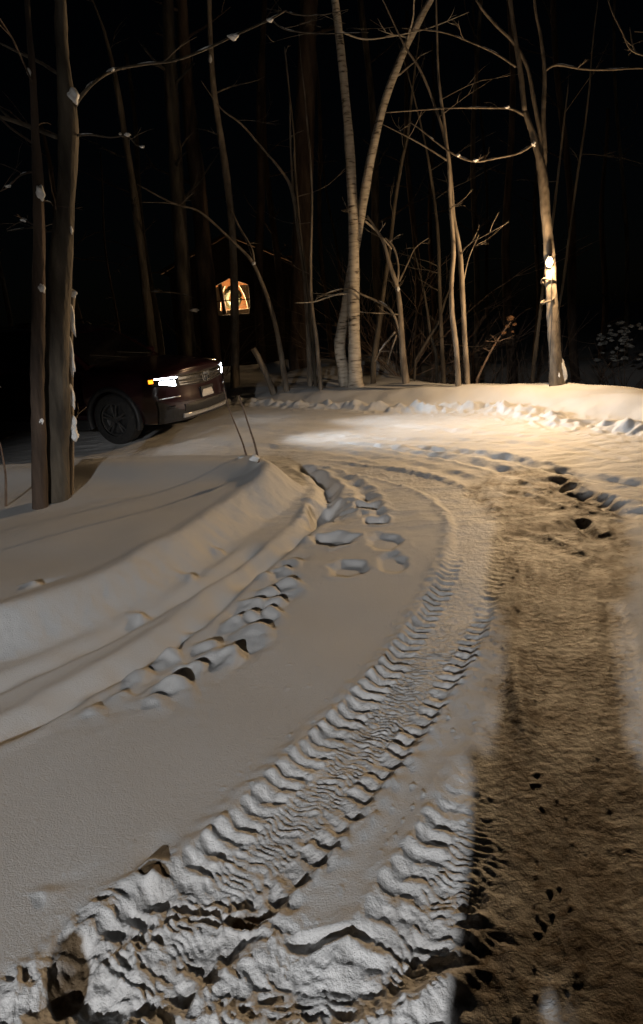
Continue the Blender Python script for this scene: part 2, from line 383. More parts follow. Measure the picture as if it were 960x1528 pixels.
M['paint'] = noisy(mat('burgundy_paint', (.016, .005, .008), .25, .2, coat=.8), (.020, .005, .008), (.028, .007, .011), 3, bump=.02)
N_, L_, b_ = nodes(M['paint']); b_.inputs['Roughness'].default_value = .28
M['black_plastic'] = noisy(mat('black_plastic', rough=.55), (.012, .012, .013), (.022, .022, .023), 40, bump=.15, bscale=200, dist=.001)
M['tyre'] = noisy(mat('tyre_rubber', rough=.85), (.012, .012, .012), (.03, .029, .028), 30, bump=.3)
M['rim'] = noisy(mat('alloy', rough=.4, metal=.8), (.10, .10, .10), (.17, .17, .17), 12, bump=.05)
M['chrome'] = mat('chrome', (.75, .74, .72), .16, 1.0)
M['silver'] = noisy(mat('silver_trim', rough=.4, metal=.5), (.45, .44, .42), (.55, .54, .52), 20, bump=.05)
M['glass_dark'] = mat('tinted_glass', (.006, .006, .008), .06, spec=.6)
M['lens'] = mat('headlamp_lens', (.6, .62, .65), .1, emit=(.86, .93, 1.0), estr=45)
M['led'] = mat('led_strip', (.8, .85, .9), .2, emit=(.88, .94, 1.0), estr=20)
M['amber'] = mat('amber_lens', (.8, .3, .03), .3, emit=(1.0, .25, .012), estr=3.2)
M['red_lens'] = mat('tail_lens', (.12, .006, .006), .2)
M['plate'] = noisy(mat('plate', rough=.5), (.55, .53, .50), (.65, .63, .60), 30, bump=.02)
M['bulb'] = mat('warm_bulb', (1, .8, .5), .3, emit=(1.0, .72, .36), estr=45)
M['white_led'] = mat('white_led', (1, 1, 1), .3, emit=(.92, .96, 1.0), estr=20)
M['metal_dark'] = noisy(mat('dark_metal', rough=.45, metal=.6), (.03, .03, .03), (.06, .055, .05), 20, bump=.1)
M['cabin_wood'] = noisy(mat('cabin_boards', rough=.8), (.02, .013, .008), (.04, .026, .016), 3, (1, 1, 12), .5, 9, 5, .02)
M['warm_wood'] = noisy(mat('pine_boards', rough=.6), (.34, .15, .06), (.50, .25, .10), 3, (6, 1, 1), .3)
M['cream'] = noisy(mat('cream_cloth', rough=.8), (.60, .52, .38), (.72, .64, .50), 9, bump=.3)
M['wood_post'] = noisy(mat('weathered_post', rough=.85), (.16, .12, .08), (.28, .22, .16), 5, (1, 1, .15), .6, 20, 5, .01)
M['jacket'] = noisy(mat('navy_jacket', rough=.8), (.015, .018, .03), (.03, .034, .05), 30, bump=.3)
M['jeans'] = noisy(mat('dark_jeans', rough=.9), (.02, .025, .04), (.045, .05, .075), 60, bump=.2)
M['skin'] = noisy(mat('skin', rough=.55), (.50, .31, .23), (.58, .38, .29), 12, bump=.05)
M['boot'] = noisy(mat('boot_leather', rough=.6), (.03, .02, .013), (.06, .04, .026), 18, bump=.3)
M['wool'] = noisy(mat('grey_wool', rough=.95), (.08, .08, .085), (.15, .15, .155), 60, bump=.6)
M['seed'] = noisy(mat('dry_seed_head', rough=.8), (.10, .05, .02), (.22, .11, .05), 30, bump=.4)
M['evergreen'] = noisy(mat('dark_leaf', rough=.7), (.02, .028, .015), (.05, .06, .035), 10, bump=.2)

# ------------------------------------------------------------------ object helpers
def link(name, me, m=None, parent=None, smooth=True):
    o = bpy.data.objects.new(name, me); C.objects.link(o)
    if m is not None: me.materials.append(m)
    if parent is not None: o.parent = parent
    if smooth:
        me.polygons.foreach_set('use_smooth', [True]*len(me.polygons))
    return o
def bobj(name, bm, m=None, parent=None, smooth=False):
    bmesh.ops.recalc_face_normals(bm, faces=bm.faces[:])
    me = bpy.data.meshes.new(name); bm.to_mesh(me); bm.free()
    return link(name, me, m, parent, smooth)
def empty(name, loc, rz=0, label=None, cat=None, group=None):
    o = bpy.data.objects.new(name, None); C.objects.link(o); o.location = loc; o.rotation_euler = (0, 0, rz)
    o.empty_display_size = .2
    tag(o, label, cat, group); return o
def tag(o, label=None, cat=None, group=None, kind=None):
    if label: o['label'] = label
    if cat: o['category'] = cat
    if group: o['group'] = group
    if kind: o['kind'] = kind
    return o
def tube(bm, P, rad, n=8, wob=0.0, seed=0, cap=True, root=None):
    P = [Vector(p) for p in P]; rings = []
    ref = Vector((.31, .95, .05))
    for i, p in enumerate(P):
        t = (P[min(i+1, len(P)-1)]-P[max(i-1, 0)])
        if t.length < 1e-9: t = Vector((0, 0, 1))
        t.normalize()
        a = t.cross(ref)
        if a.length < .1: a = t.cross(Vector((1, 0, 0)))
        a.normalize(); b = t.cross(a)
        ring = []
        for k in range(n):
            an = 2*math.pi*k/n
            rr = rad[i]*(1+wob*math.sin(seed*3.7+an*2+i*.7)*.6+wob*random.uniform(-1, 1))
            ring.append(bm.verts.new(p+(a*math.cos(an)+b*math.sin(an))*rr))
        rings.append(ring)
    for i in range(len(rings)-1):
        for k in range(n):
            bm.faces.new((rings[i][k], rings[i][(k+1) % n], rings[i+1][(k+1) % n], rings[i+1][k]))
    if root is not None:                            # grows out of a vertex of the limb that carries it
        for k in range(n): bm.faces.new((root, rings[0][(k+1) % n], rings[0][k]))
        bm.faces.new(rings[-1])
    elif cap:
        bm.faces.new(rings[-1]); bm.faces.new(rings[0][::-1])
    return rings
def box(bm, c, s, bev=0.0, rot=None):
    r = bmesh.ops.create_cube(bm, size=1.0)
    vs = r['verts']
    for v in vs:
        v.co = Vector((v.co.x*s[0], v.co.y*s[1], v.co.z*s[2]))
        if rot is not None: v.co = rot @ v.co
        v.co += Vector(c)
    if bev > 0:
        es = list({e for v in vs for e in v.link_edges})
        bmesh.ops.bevel(bm, geom=es, offset=bev, segments=2, affect='EDGES', profile=.5)
def lump(name, c, r, m, parent, seed=0, squash=.8):
    bm = bmesh.new(); bmesh.ops.create_icosphere(bm, subdivisions=3, radius=1)
    rnd = random.Random(seed); ph = [rnd.uniform(0, 6) for _ in range(6)]
    for v in bm.verts:
        q = v.co.copy()
        k = 1+.22*math.sin(q.x*3+ph[0])*math.cos(q.y*3+ph[1])+.15*math.sin(q.z*5+ph[2]+q.x*4)+.08*math.sin(q.y*9+ph[3])
        v.co = Vector((q.x*r[0]*k, q.y*r[1]*k, q.z*r[2]*k*squash))+Vector(c)
    return bobj(name, bm, m, parent, True)

# ------------------------------------------------------------------ ground sheet
def build_ground():
    az = np.concatenate([np.arange(-180, -56, 3.0), np.arange(-56, -34, .35), np.arange(-34, 34, .115), np.arange(34, 56, .35), np.arange(56, 180, 3.0)])
    rs = [.05]; r = .05
    while r < 600:
        if r < .9: d = .03
        elif r < 3.4: d = .0065
        elif r < 7: d = .0125
        elif r < 16.5: d = .026
        elif r < 24: d = .08
        else: d = r*.06
        r += d; rs.append(r)
    rs = np.array(rs); a = np.radians(az)
    X = rs[:, None]*np.sin(a)[None]; Y = rs[:, None]*np.cos(a)[None]
    Z, D, K = height(X, Y, True)
    nr, na = X.shape
    co = np.stack([X, Y, Z], -1).reshape(-1, 3)
    c0 = np.array([[0, 0, Z[0].mean()]])
    co = np.concatenate([co, c0]).astype(np.float32)
    i = np.arange(nr-1)[:, None]; j = np.arange(na)[None]; jn = (j+1) % na
    q = np.stack([i*na+j, (i+1)*na+j, (i+1)*na+jn, i*na+jn], -1).reshape(-1, 4)
    tri = np.stack([np.full(na, nr*na), np.arange(na), (np.arange(na)+1) % na], -1)
    nv = len(co); me = bpy.data.meshes.new('snow_ground')
    me.vertices.add(nv); me.vertices.foreach_set('co', co.ravel())
    loops = np.concatenate([q.ravel(), tri.ravel()]).astype(np.int32)
    me.loops.add(len(loops)); me.loops.foreach_set('vertex_index', loops)
    np_ = len(q)+len(tri)
    st = np.concatenate([np.arange(len(q))*4, len(q)*4+np.arange(len(tri))*3]).astype(np.int32)
    me.polygons.add(np_); me.polygons.foreach_set('loop_start', st)
    me.update(calc_edges=True)
    for nm, arr in (('dirt_shade', D), ('packed', K)):
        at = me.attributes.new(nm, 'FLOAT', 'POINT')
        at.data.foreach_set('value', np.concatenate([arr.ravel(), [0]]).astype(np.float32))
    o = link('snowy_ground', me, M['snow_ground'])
    # faces must look up
    if me.polygons[0].normal.z < 0: me.flip_normals()
    tag(o, kind='structure')
    return o
build_ground()

# ------------------------------------------------------------------ trees
def resample(pts, n=4):
    return catmull(np.array(pts, float), n)
def px_path(pts, Y, dy=0.0):
    """pts = (px, py, width_px[, depth offset]); returns world points and radii"""
    A = resample([(p[0], p[1], p[2], (p[3] if len(p) > 3 else 0)) for p in pts], 5)
    P, rad = [], []
    for a in A:
        q = AT(a[0], a[1], Y+a[3]); P.append(Vector(q))
        dep = float(np.dot(q-CAM, _f)); rad.append(max(.0015, .5*a[2]*dep/F))
    return P, rad
def extend(P, rad, length, spread=.25, tip=.3, seed=0):
    rnd = random.Random(seed); d = (P[-1]-P[-5]).normalized(); p = P[-1].copy(); r = rad[-1]; n = max(3, int(length/.5))
    for i in range(n):
        d = (d+Vector((rnd.uniform(-1, 1), rnd.uniform(-1, 1), .35))*.08).normalized()
        p = p+d*(length/n); P.append(p.copy()); rad.append(r*(1-(1-tip)*(i+1)/n))
    return P, rad
def twig_path(p, d, length, rnd, droop=0.0):
    P = [p.copy()]; n = max(4, int(length/.22))
    for i in range(n):
        d = (d+Vector((rnd.uniform(-1, 1), rnd.uniform(-1, 1), rnd.uniform(-1, 1)-droop))*.17).normalized()
        p = p+d*(length/n); P.append(p.copy())
    return P
def add_branchlets(bm, P, rad, count, rnd, lo=.3, length=(.5, 1.6), up=.25, r0=.35, rings=None, parent=None, bark=None, name='branch'):
    """side shoots: on the given limb's own rings, or (parent given) each main shoot a mesh of its own"""
    for k in range(count):
        i = rnd.randrange(max(1, int(len(P)*lo)), len(P)-1)
        an = rnd.uniform(0, 2*math.pi); d = Vector((math.cos(an), math.sin(an), up+rnd.uniform(-.2, .5))).normalized()
        L = rnd.uniform(*length); Q = twig_path(P[i], d, L, rnd)
        r = max(.003, rad[i]*r0); n = len(Q)
        b2 = bm if parent is None else bmesh.new()
        if parent is None: Q[0] = Q[0]+d*rad[i]*1.3
        rg = tube(b2, Q, [r*(1-.8*j/(n-1)) for j in range(n)], 5, root=None if parent is not None else rings[min(i, len(rings)-1)][rnd.randrange(len(rings[0]))])
        for s in range(rnd.randrange(1, 4)):
            j = rnd.randrange(1, n-1); dd = (Q[j]-Q[j-1]).normalized()+Vector((rnd.uniform(-1, 1), rnd.uniform(-1, 1), rnd.uniform(-.3, .9)))*.7
            dd.normalize()
            Q2 = twig_path(Q[j], dd, L*rnd.uniform(.25, .5), rnd); Q2[0] = Q2[0]+dd*r*1.3
            tube(b2, Q2, [max(.0015, r*.5*(1-.8*q/(len(Q2)-1))) for q in range(len(Q2))], 4, root=rg[j][rnd.randrange(5)])
        if parent is not None: bobj(name, b2, bark, parent, True)

def tree(name, label, trunk, bark, Y=None, stems=(), branches=(), snow=(), cat='tree', group=None, top=4.0, nbr=6, seed=1, wob=.075, sink=.25, base=None, flare=1.0, sides=10, nm='trunk', brlen=(.5, 1.6), brlo=.3):
    """trunk / stems / branches are traced from the photograph at distance Y"""
    rnd = random.Random(seed)
    b = hit(trunk[0][0], trunk[0][1]) if base is None else Vector(base)
    if Y is None: Y = b.y
    root = empty(name, (b.x, Y, gz(b.x, Y)), 0, label, cat, group)
    off = root.location
    P, rad = px_path(trunk, Y)
    # root end goes into the snow
    p0 = P[0].copy(); P[0].z = min(P[0].z, off.z)
    if p0.z > off.z+.1:
        P.insert(0, Vector((p0.x+(p0.x-P[1].x)*.2, p0.y, off.z))); rad.insert(0, rad[0]*1.06)
    P.insert(0, P[0]+Vector((0, 0, -sink))); rad.insert(0, rad[0]*1.15)
    if flare > 1: rad[1] *= flare; rad[0] *= flare*1.1
    if top > 0: extend(P, rad, top, seed=seed)
    bm = bmesh.new(); tube(bm, [p-off for p in P], rad, sides, wob, seed); bobj(nm, bm, bark, root, True)
    for si, s in enumerate(stems):
        Ps, rs = px_path(s, Y)
        if top > 0: extend(Ps, rs, top*.9, seed=seed+si+5)
        bm = bmesh.new(); tube(bm, [p-off for p in Ps], rs, max(6, sides-2), wob, seed+si); 
        bobj('stem', bm, bark, root, True)
    for bi, s in enumerate(branches):
        Ps, rs = px_path(s, Y)
        bm = bmesh.new(); rg = tube(bm, [p-off for p in Ps], rs, 6, wob*.5, seed+bi)
        add_branchlets(bm, [p-off for p in Ps], rs, 2, rnd, .3, (.2, .5), .1, .6, rg)
        bobj('branch', bm, bark, root, True)
        k = 2
        while k < len(Ps)-4 and snow:               # snow lying along the upper side of the limb
            if rnd.random() < .28 and abs((Ps[k+1]-Ps[k]).normalized().z) < .75:
                m_ = rnd.randrange(3, 6); sub = Ps[k:k+m_]; rr_ = rs[k:k+m_]; mm = len(sub)-1
                bm = bmesh.new(); tube(bm, [p-off+Vector((0, 0, r_*.75)) for p, r_ in zip(sub, rr_)], [r_*(.25 if j in (0, mm) else .8) for j, r_ in enumerate(rr_)], 6, .15, k)
                bobj('snow_line', bm, M['snow'], root, True); k += m_
            k += 1
    if nbr:
        add_branchlets(None, [p-off for p in P], rad, nbr, rnd, brlo, brlen, .3, .30, None, root, bark)
    for i, (px, py, w, h) in enumerate(snow):
        q = Vector(AT(px, py, Y-.03)); dep = float(np.dot(np.array(q)-CAM, _f))
        lump('snow_clump', q-off, (.5*w*dep/F, .5*w*dep/F, .5*h*dep/F), M['snow'], root, seed+i, 1)
    return root

# near left group
tree('bare_tree', 'slim bare tree with peeling bark left of the thicker trunk on the snow bank', [(60, 757, 25), (58, 650, 21), (56, 560, 21), (58, 430, 19), (58, 290, 17), (53, 200, 12), (49, 110, 10), (44, 50, 9), (40, -10, 8)], M['bark_dark'],
     branches=[[(55, 255, 4), (30, 262, 3), (8, 282, 2, .1), (-20, 290, 1)], [(58, 340, 3), (35, 330, 2), (10, 342, 1.5)], [(58, 300, 3), (75, 302, 2), (85, 315, 1)]],
     snow=[(60, 287, 12, 22), (43, 108, 6, 12), (61, 628, 8, 12), (63, 430, 9, 14), (35, 328, 9, 6), (12, 278, 8, 4)], seed=11, nbr=3, top=4)
T_BIG = tree('bare_tree', 'thickest mossy trunk of the group on the left snow bank', [(85, 746, 38), (86, 650, 35), (86, 560, 34), (89, 430, 33), (98, 300, 29), (102, 190, 28), (95, 100, 20), (91, 40, 18), (90, -10, 17)], M['bark_grey'],
     branches=[[(108, 165, 9), (120, 145, 7), (142, 122, 5), (170, 105, 5, .15), (215, 96, 4, .3), (262, 90, 4, .4), (310, 72, 4, .5), (350, 53, 3.5, .5), (405, 28, 3, .5), (425, 16, 3, .5)],
               [(425, 16, 2.5, .5), (445, 22, 2, .5), (480, 22, 1.5, .5), (520, 14, 1, .5)], [(405, 29, 2.5, .5), (430, 45, 2, .5), (490, 50, 1.5, .5), (550, 48, 1, .5)],
               [(108, 203, 4), (135, 201, 3), (165, 205, 2.5), (190, 203, 2), (203, 216, 2), (215, 221, 1)], [(90, 340, 4), (70, 345, 3), (45, 340, 2), (10, 345, 1)]],
     snow=[(109, 143, 16, 22), (348, 55, 14, 8), (403, 30, 9, 5), (190, 201, 8, 5), (212, 219, 6, 4), (106, 342, 6, 14), (76, 750, 16, 22), (168, 104, 6, 5)], seed=12, nbr=2, top=5)
tree('tree_stub', 'narrow snow plastered stub behind the thick left trunk', [(104, 738, 12), (105, 650, 12), (104, 560, 11), (104, 500, 11), (106, 436, 13)], M['bark_pale'], branches=[[(105, 620, 5), (109, 640, 6), (111, 655, 4)]],
     snow=[(107, 438, 15, 13), (106, 470, 9, 60), (106, 590, 9, 36), (107, 632, 13, 24), (111, 648, 13, 20), (106, 530, 8, 60)], seed=13, nbr=0, top=0, cat='tree stub', brlen=(.1, .2))

# trunks around and behind the car
tree('bare_tree', 'slim leaning tree rising behind the car bonnet', [(228, 522, 15), (222, 470, 14), (211, 380, 13), (200, 290, 11), (186, 200, 10), (172, 115, 8), (158, 55, 5), (150, 30, 3)], M['bark_grey'], Y=16.5, base=(*G(228, 560), 0), branches=[[(215, 436, 3), (245, 436, 2), (268, 438, 2), (290, 445, 1)]], snow=[(180, 200, 5, 4), (290, 463, 12, 5)], seed=14, nbr=5, top=1)
tree('bare_tree', 'broad dim trunk behind the headlight side of the car', [(282, 540, 24), (276, 450, 23), (268, 330, 22), (260, 200, 21), (254, 90, 19), (250, -10, 17)], M['bark_grey'], Y=17.5, base=(*G(280, 570), 0), branches=[[(275, 462, 3), (285, 462, 3), (295, 466, 2)]], seed=15, nbr=8, top=6)
tree('bare_tree', 'broad dim trunk just left of the lit cabin window', [(318, 548, 30), (308, 430, 28), (298, 300, 24), (285, 190, 21), (276, 80, 18), (270, -10, 16)], M['bark_dark'], Y=18.5, base=(*G(318, 570), 0), seed=16, nbr=8, top=6)
tree('birch_tree', 'slender pale trunk standing in front of the lit cabin window', [(351, 578, 14), (351, 510, 13), (349, 400, 12), (344, 310, 11), (332, 220, 10), (320, 140, 9), (315, 80, 8), (312, -10, 7)], M['bark_pale'], snow=[(314, 88, 6, 14)], seed=17, nbr=6, top=4, branches=[[(338, 300, 3), (352, 330, 2), (368, 360, 2), (380, 395, 1.5)]])
tree('sapling', 'curving sapling arching left from beside the short leaning stub', [(428, 584, 9), (420, 530, 8), (410, 480, 7), (396, 435, 6), (376, 390, 5), (345, 358, 4), (310, 325, 3.5), (290, 312, 3), (255, 302, 2.5), (205, 275, 2)], M['bark_pale'], seed=18, nbr=0, top=0, branches=[[(380, 395, 3), (376, 370, 2), (356, 335, 1.5), (345, 310, 1)], [(290, 312, 2), (250, 303, 1.5), (210, 302, 1)]], snow=[(379, 393, 5, 5)], cat='sapling')
tree('tree_stub', 'short leaning broken stub between the car and the birches', [(409, 588, 10), (398, 560, 9), (388, 538, 9), (378, 520, 9)], M['bark_pale'], seed=19, nbr=0, top=0, cat='tree stub', sides=9)
tree('sapling', 'thin sapling left of the birches with a long bend to the left at mid height', [(463, 576, 8), (460, 500, 7), (455, 410, 7), (446, 350, 6), (436, 285, 5), (420, 255, 4), (395, 225, 3), (360, 185, 3), (330, 162, 2), (300, 120, 1)], M['bark_pale'], seed=20, nbr=2, top=0, branches=[[(438, 300, 4), (434, 220, 3), (432, 140, 2.5), (425, 70, 2)]], cat='sapling')
tree('sapling', 'straight thin sapling beside the birch, nearest of its pair', [(479, 582, 6.5), (473, 510, 6), (465, 450, 5.5), (464, 380, 4), (466, 300, 3.5), (463, 230, 3)], M['bark_pale'], seed=21, nbr=2, top=2, cat='sapling')
tree('sapling', 'thin sapling close between the bent one and the straight one', [(471, 577, 5), (466, 500, 5), (459, 430, 4.5), (448, 340, 4), (440, 250, 3)], M['bark_grey'], seed=22, nbr=2, top=2, cat='sapling')
tree('bare_tree', 'very broad dark trunk in the shade behind the left birch', [(447, 545, 34), (450, 420, 32), (453, 260, 30), (457, 110, 29), (462, -10, 27)], M['bark_dark'], Y=20.0, base=(*G(447, 566), 0), seed=23, nbr=10, top=6)
tree('bare_tree', 'faint slim trunk between the curved sapling and the broad dark trunk', [(388, 500, 14), (386, 400, 13), (390, 280, 12), (388, 160, 11), (392, 60, 9)], M['bark_dark'], Y=24.0, base=(*G(388, 560), 0), seed=24, nbr=6, top=6)
# birches
tree('birch_tree', 'tall pale birch with dark bands, straight stem of the central pair', [(531, 577, 22), (529, 520, 18), (528, 450, 17), (528, 350, 15.5), (523, 240, 14), (516, 150, 12.5), (508, 70, 12), (499, -10, 11)], M['birch'], flare=1.25, seed=25, nbr=7, top=6, brlo=.62, sides=14,
     branches=[[(528, 437, 4), (500, 440, 3), (470, 450, 2), (440, 452, 1)], [(505, 45, 3), (540, 58, 2.5), (580, 55, 2), (640, 42, 1.5), (700, 18, 1)]])
tree('birch_tree', 'pale birch leaning right, behind the straight birch', [(513, 552, 17), (507, 515, 16), (514, 470, 15), (524, 410, 14), (539, 320, 14), (553, 240, 12.5), (572, 160, 11.5), (597, 90, 11), (622, 38, 10), (648, -10, 9)], M['birch'], Y=14.9, base=(*G(513, 566), 0), seed=26, nbr=6, top=5, brlo=.6, sides=14, branches=[[(545, 330, 3), (565, 348, 2.5), (585, 372, 2)]])
# saplings right of the birches
tree('sapling', 'forked sapling with drooping side branches right of the birches', [(606, 572, 11), (601, 525, 10), (598, 470, 8), (593, 430, 7), (582, 395, 6), (572, 360, 5), (560, 340, 4), (548, 322, 3)], M['bark_pale'], seed=27, nbr=3, top=0, cat='sapling', snow=[(594, 431, 6, 7)],
     branches=[[(600, 515, 5), (592, 480, 4), (580, 460, 4), (560, 448, 3.5), (541, 440, 3), (520, 430, 2), (480, 440, 1.5)], [(592, 430, 4), (595, 400, 3), (588, 370, 3), (575, 355, 2)], [(596, 420, 3), (608, 395, 2), (620, 370, 1.5), (640, 355, 1)], [(590, 495, 3), (570, 520, 2.5), (560, 540, 2)], [(592, 500, 3), (582, 530, 2.5), (578, 548, 2)]])
tree('sapling', 'slim sapling leaning right, behind the forked sapling', [(556, 548, 9), (565, 490, 8), (572, 440, 7), (582, 370, 6), (590, 300, 5.5), (600, 240, 5), (609, 200, 4), (616, 130, 3), (625, 60, 2)], M['bark_grey'], Y=15.5, base=(*G(556, 562), 0), seed=28, nbr=5, top=1, cat='sapling')
tree('sapling', 'left stem of the close pair of tall wavy saplings', [(684, 573, 8), (681, 520, 8), (675, 470, 7.5), (674, 420, 7), (677, 370, 6.5), (672, 300, 6), (670, 250, 5), (664, 190, 4.5), (655, 120, 4), (652, 50, 3)], M['bark_pale'], Y=13.2, base=(*G(684, 586), 0), seed=29, nbr=3, top=2, cat='sapling', branches=[[(668, 240, 3), (640, 222, 2.5), (610, 205, 2), (570, 185, 1)]])
tree('sapling', 'right stem of the close pair of tall wavy saplings', [(698, 568, 8), (694, 510, 7.5), (690, 430, 7.5), (686, 370, 6.5), (677, 325, 6), (674, 275, 5), (668, 225, 5), (655, 175, 4), (630, 110, 3.5), (605, 70, 3), (590, 40, 2)], M['bark_pale'], Y=13.3, base=(*G(698, 584), 0), seed=30, nbr=3, top=1, cat='sapling', branches=[[(692, 420, 2), (700, 385, 1.5), (715, 350, 1)]])
tree('sapling', 'thin upright sapling left of the wavy pair', [(662, 560, 7), (659, 500, 6), (656, 420, 5.5), (655, 370, 5), (650, 310, 4.5), (642, 255, 4), (636, 220, 3)], M['bark_grey'], Y=15.3, base=(*G(662, 566), 0), seed=31, nbr=5, top=2, cat='sapling')
tree('sapling', 'thin crooked sapling crossed by a fallen slanting pole', [(652, 552, 5), (650, 525, 5), (643, 500, 4.5), (638, 465, 4), (634, 440, 3)], M['bark_grey'], Y=15.6, base=(*G(652, 563), 0), seed=32, nbr=2, top=1, cat='sapling')
tree('fallen_pole', 'slanting bare pole leaning across the thin saplings', [(617, 543, 4), (640, 505, 4), (655, 480, 3.5), (664, 450, 3), (672, 430, 2)], M['bark_grey'], Y=15.5, base=(*G(617, 562), 0), seed=33, nbr=1, top=0, cat='fallen branch', brlen=(.2, .5))
# lamp tree
LT = tree('bare_tree', 'tree carrying the glowing lamp, snow banked at its foot', [(832, 574, 22), (829, 530, 19), (826, 480, 18), (823, 430, 17), (820, 380, 16), (815, 320, 15), (809, 255, 14), (800, 215, 11), (792, 190, 9), (783, 165, 8)], M['bark_mid'], seed=34, nbr=0, top=0, flare=1.15, sides=14,
     stems=[[(809, 262, 11), (812, 225, 9), (811, 170, 7), (813, 110, 6), (808, 60, 5), (800, 20, 4), (797, -10, 4)], [(783, 166, 8), (777, 110, 7.5), (768, 50, 7), (760, -10, 6)], [(808, 250, 8), (805, 195, 7), (796, 145, 6), (787, 100, 5.5), (768, 65, 5), (745, 42, 4.5), (720, 14, 4), (706, -10, 3)]],
     branches=[[(811, 108, 4), (830, 97, 3.5), (870, 103, 3), (910, 104, 3), (960, 102, 2), (1010, 110, 1)], [(783, 172, 4), (762, 162, 3.5), (730, 161, 3), (680, 161, 2.5), (630, 164, 2), (575, 168, 1.5)],
               [(797, 214, 4), (775, 228, 3.5), (740, 236, 3), (710, 241, 3), (683, 233, 3), (655, 215, 2.5), (630, 195, 2), (611, 182, 1.5)], [(770, 100, 3), (740, 80, 3), (700, 62, 2.5), (660, 48, 2), (600, 42, 1)]],
     snow=[(797, 214, 7, 9), (757, 160, 6, 4), (710, 239, 8, 4), (684, 232, 5, 5), (838, 560, 15, 44)])
tree('sapling', 'thin stem leaning right just left of the lamp tree', [(795, 562, 6), (800, 520, 6), (806, 470, 5), (813, 410, 4.5), (825, 330, 4), (832, 270, 3.5), (840, 200, 3)], M['bark_grey'], Y=13.6, base=(*G(795, 574), 0), seed=35, nbr=2, top=1, cat='sapling')
tree('sapling', 'thin stem leaning right on the far side of the lamp tree', [(832, 470, 4), (841, 420, 4), (850, 350, 4), (862, 260, 3.5), (873, 190, 3), (880, 130, 2.5)], M['bark_grey'], Y=14.4, base=(*G(824, 566), 0), seed=36, nbr=2, top=2, cat='sapling')
tree('bare_tree', 'tree at the right edge whose hanging limb enters the top of the photo', [(1130, 600, 20), (1120, 450, 18), (1090, 250, 15), (1060, 100, 12), (1040, -20, 10)], M['bark_grey'], Y=10.5, base=(*G(1130, 660), 0), seed=37, nbr=3, top=4, branches=[[(1055, 90, 5), (1000, 88, 4), (960, 82, 3), (940, 72, 2.5), (930, 50, 2.2), (915, 20, 2), (905, -10, 1.5)], [(950, 80, 2.5), (944, 65, 2), (940, 40, 1)]])
# dead stalks
tree('dead_stalk', 'taller brown stalk on the nose of the left snow bank', [(386, 690, 4), (381, 665, 3.5), (373, 640, 3), (365, 615, 2.5), (357, 590, 2)], M['twig'], seed=38, nbr=0, top=0, sink=.1, cat='plant stalk', nm='stem', snow=[(380, 684, 15, 10)], sides=6)
tree('dead_stalk', 'shorter brown stalk beside the taller one on the bank nose', [(368, 680, 3.5), (362, 660, 3), (352, 635, 2.5), (342, 610, 2), (334, 578, 1.5)], M['twig'], seed=39, nbr=0, top=0, sink=.1, cat='plant stalk', nm='stem', snow=[(360, 684, 9, 7)], sides=6)
tree('dead_stalk', 'thin dark stalk at the left edge of the snow bank', [(9, 756, 4), (9, 730, 4), (8, 705, 3), (3, 675, 2.5), (0, 660, 2)], M['twig'], seed=40, nbr=0, top=0, sink=.1, cat='plant stalk', nm='stem', sides=6)

# seed-head plant
def seed_plant():
    P, rad = px_path([(712, 566, 4), (722, 545, 3.5), (735, 520, 3), (750, 497, 2.5), (763, 480, 2)], 14.2)
    b = P[0].copy(); root = empty('seed_head_plant', (b.x, b.y, gz(b.x, b.y)), 0, 'dry arching plant with seed heads right of the saplings', 'plant')
    off = root.location.copy(); P.insert(0, Vector((b.x, b.y, off.z-.1))); rad.insert(0, rad[0])
    bm = bmesh.new(); rg = tube(bm, [p-off for p in P], rad, 6, .05); rnd = random.Random(4)
    add_branchlets(bm, [p-off for p in P], rad, 7, rnd, .35, (.12, .35), .1, .7, rg); bobj('stem', bm, M['twig'], root, True)
    for k, (px, py, s) in enumerate([(762, 475, 11), (757, 487, 7), (768, 484, 6), (752, 497, 6), (765, 495, 5), (738, 515, 4), (727, 535, 4), (720, 548, 5)]):
        q = Vector(AT(px, py, 14.2+rnd.uniform(-.1, .1)))-off; r = .5*s*14.2/F
        lump('seed_head', q, (r, r, r*.8), M['seed'], root, k)
seed_plant()

# brushwood
def shrub(px, py, Y, n, hgt, label, seed, name='bare_shrub', m=None):
    rnd = random.Random(seed); q = AT(px, py, Y); z = gz(q[0], q[1]); root = empty(name, (q[0], q[1], z), 0, label, 'shrub', 'bare shrubs in the wood')
    for i in range(n):
        bm = bmesh.new()
        an = rnd.uniform(0, 6.28); d = Vector((math.cos(an)*.8, math.sin(an)*.5, rnd.uniform(.5, 1.4))).normalized()
        p0 = Vector((rnd.uniform(-.15, .15), rnd.uniform(-.15, .15), -.1)); L = hgt*rnd.uniform(.5, 1.1)
        Q = twig_path(p0, d, L, rnd, .15); k = len(Q); rg = tube(bm, Q, [.010*(1-.75*j/(k-1)) for j in range(k)], 5)
        for s in range(5):
            j = rnd.randrange(2, k-1); dd = (Q[j]-Q[j-1]).normalized()+Vector((rnd.uniform(-1, 1), rnd.uniform(-.6, .6), rnd.uniform(-.5, .6)))*.8
            dd.normalize(); Q2 = twig_path(Q[j], dd, L*rnd.uniform(.2, .55), rnd, .1); Q2[0] = Q2[0]+dd*.012
            tube(bm, Q2, [.006*(1-.7*w/(len(Q2)-1)) for w in range(len(Q2))], 4, root=rg[j][rnd.randrange(5)])
        bobj('stem', bm, m or M['twig'], root, True)
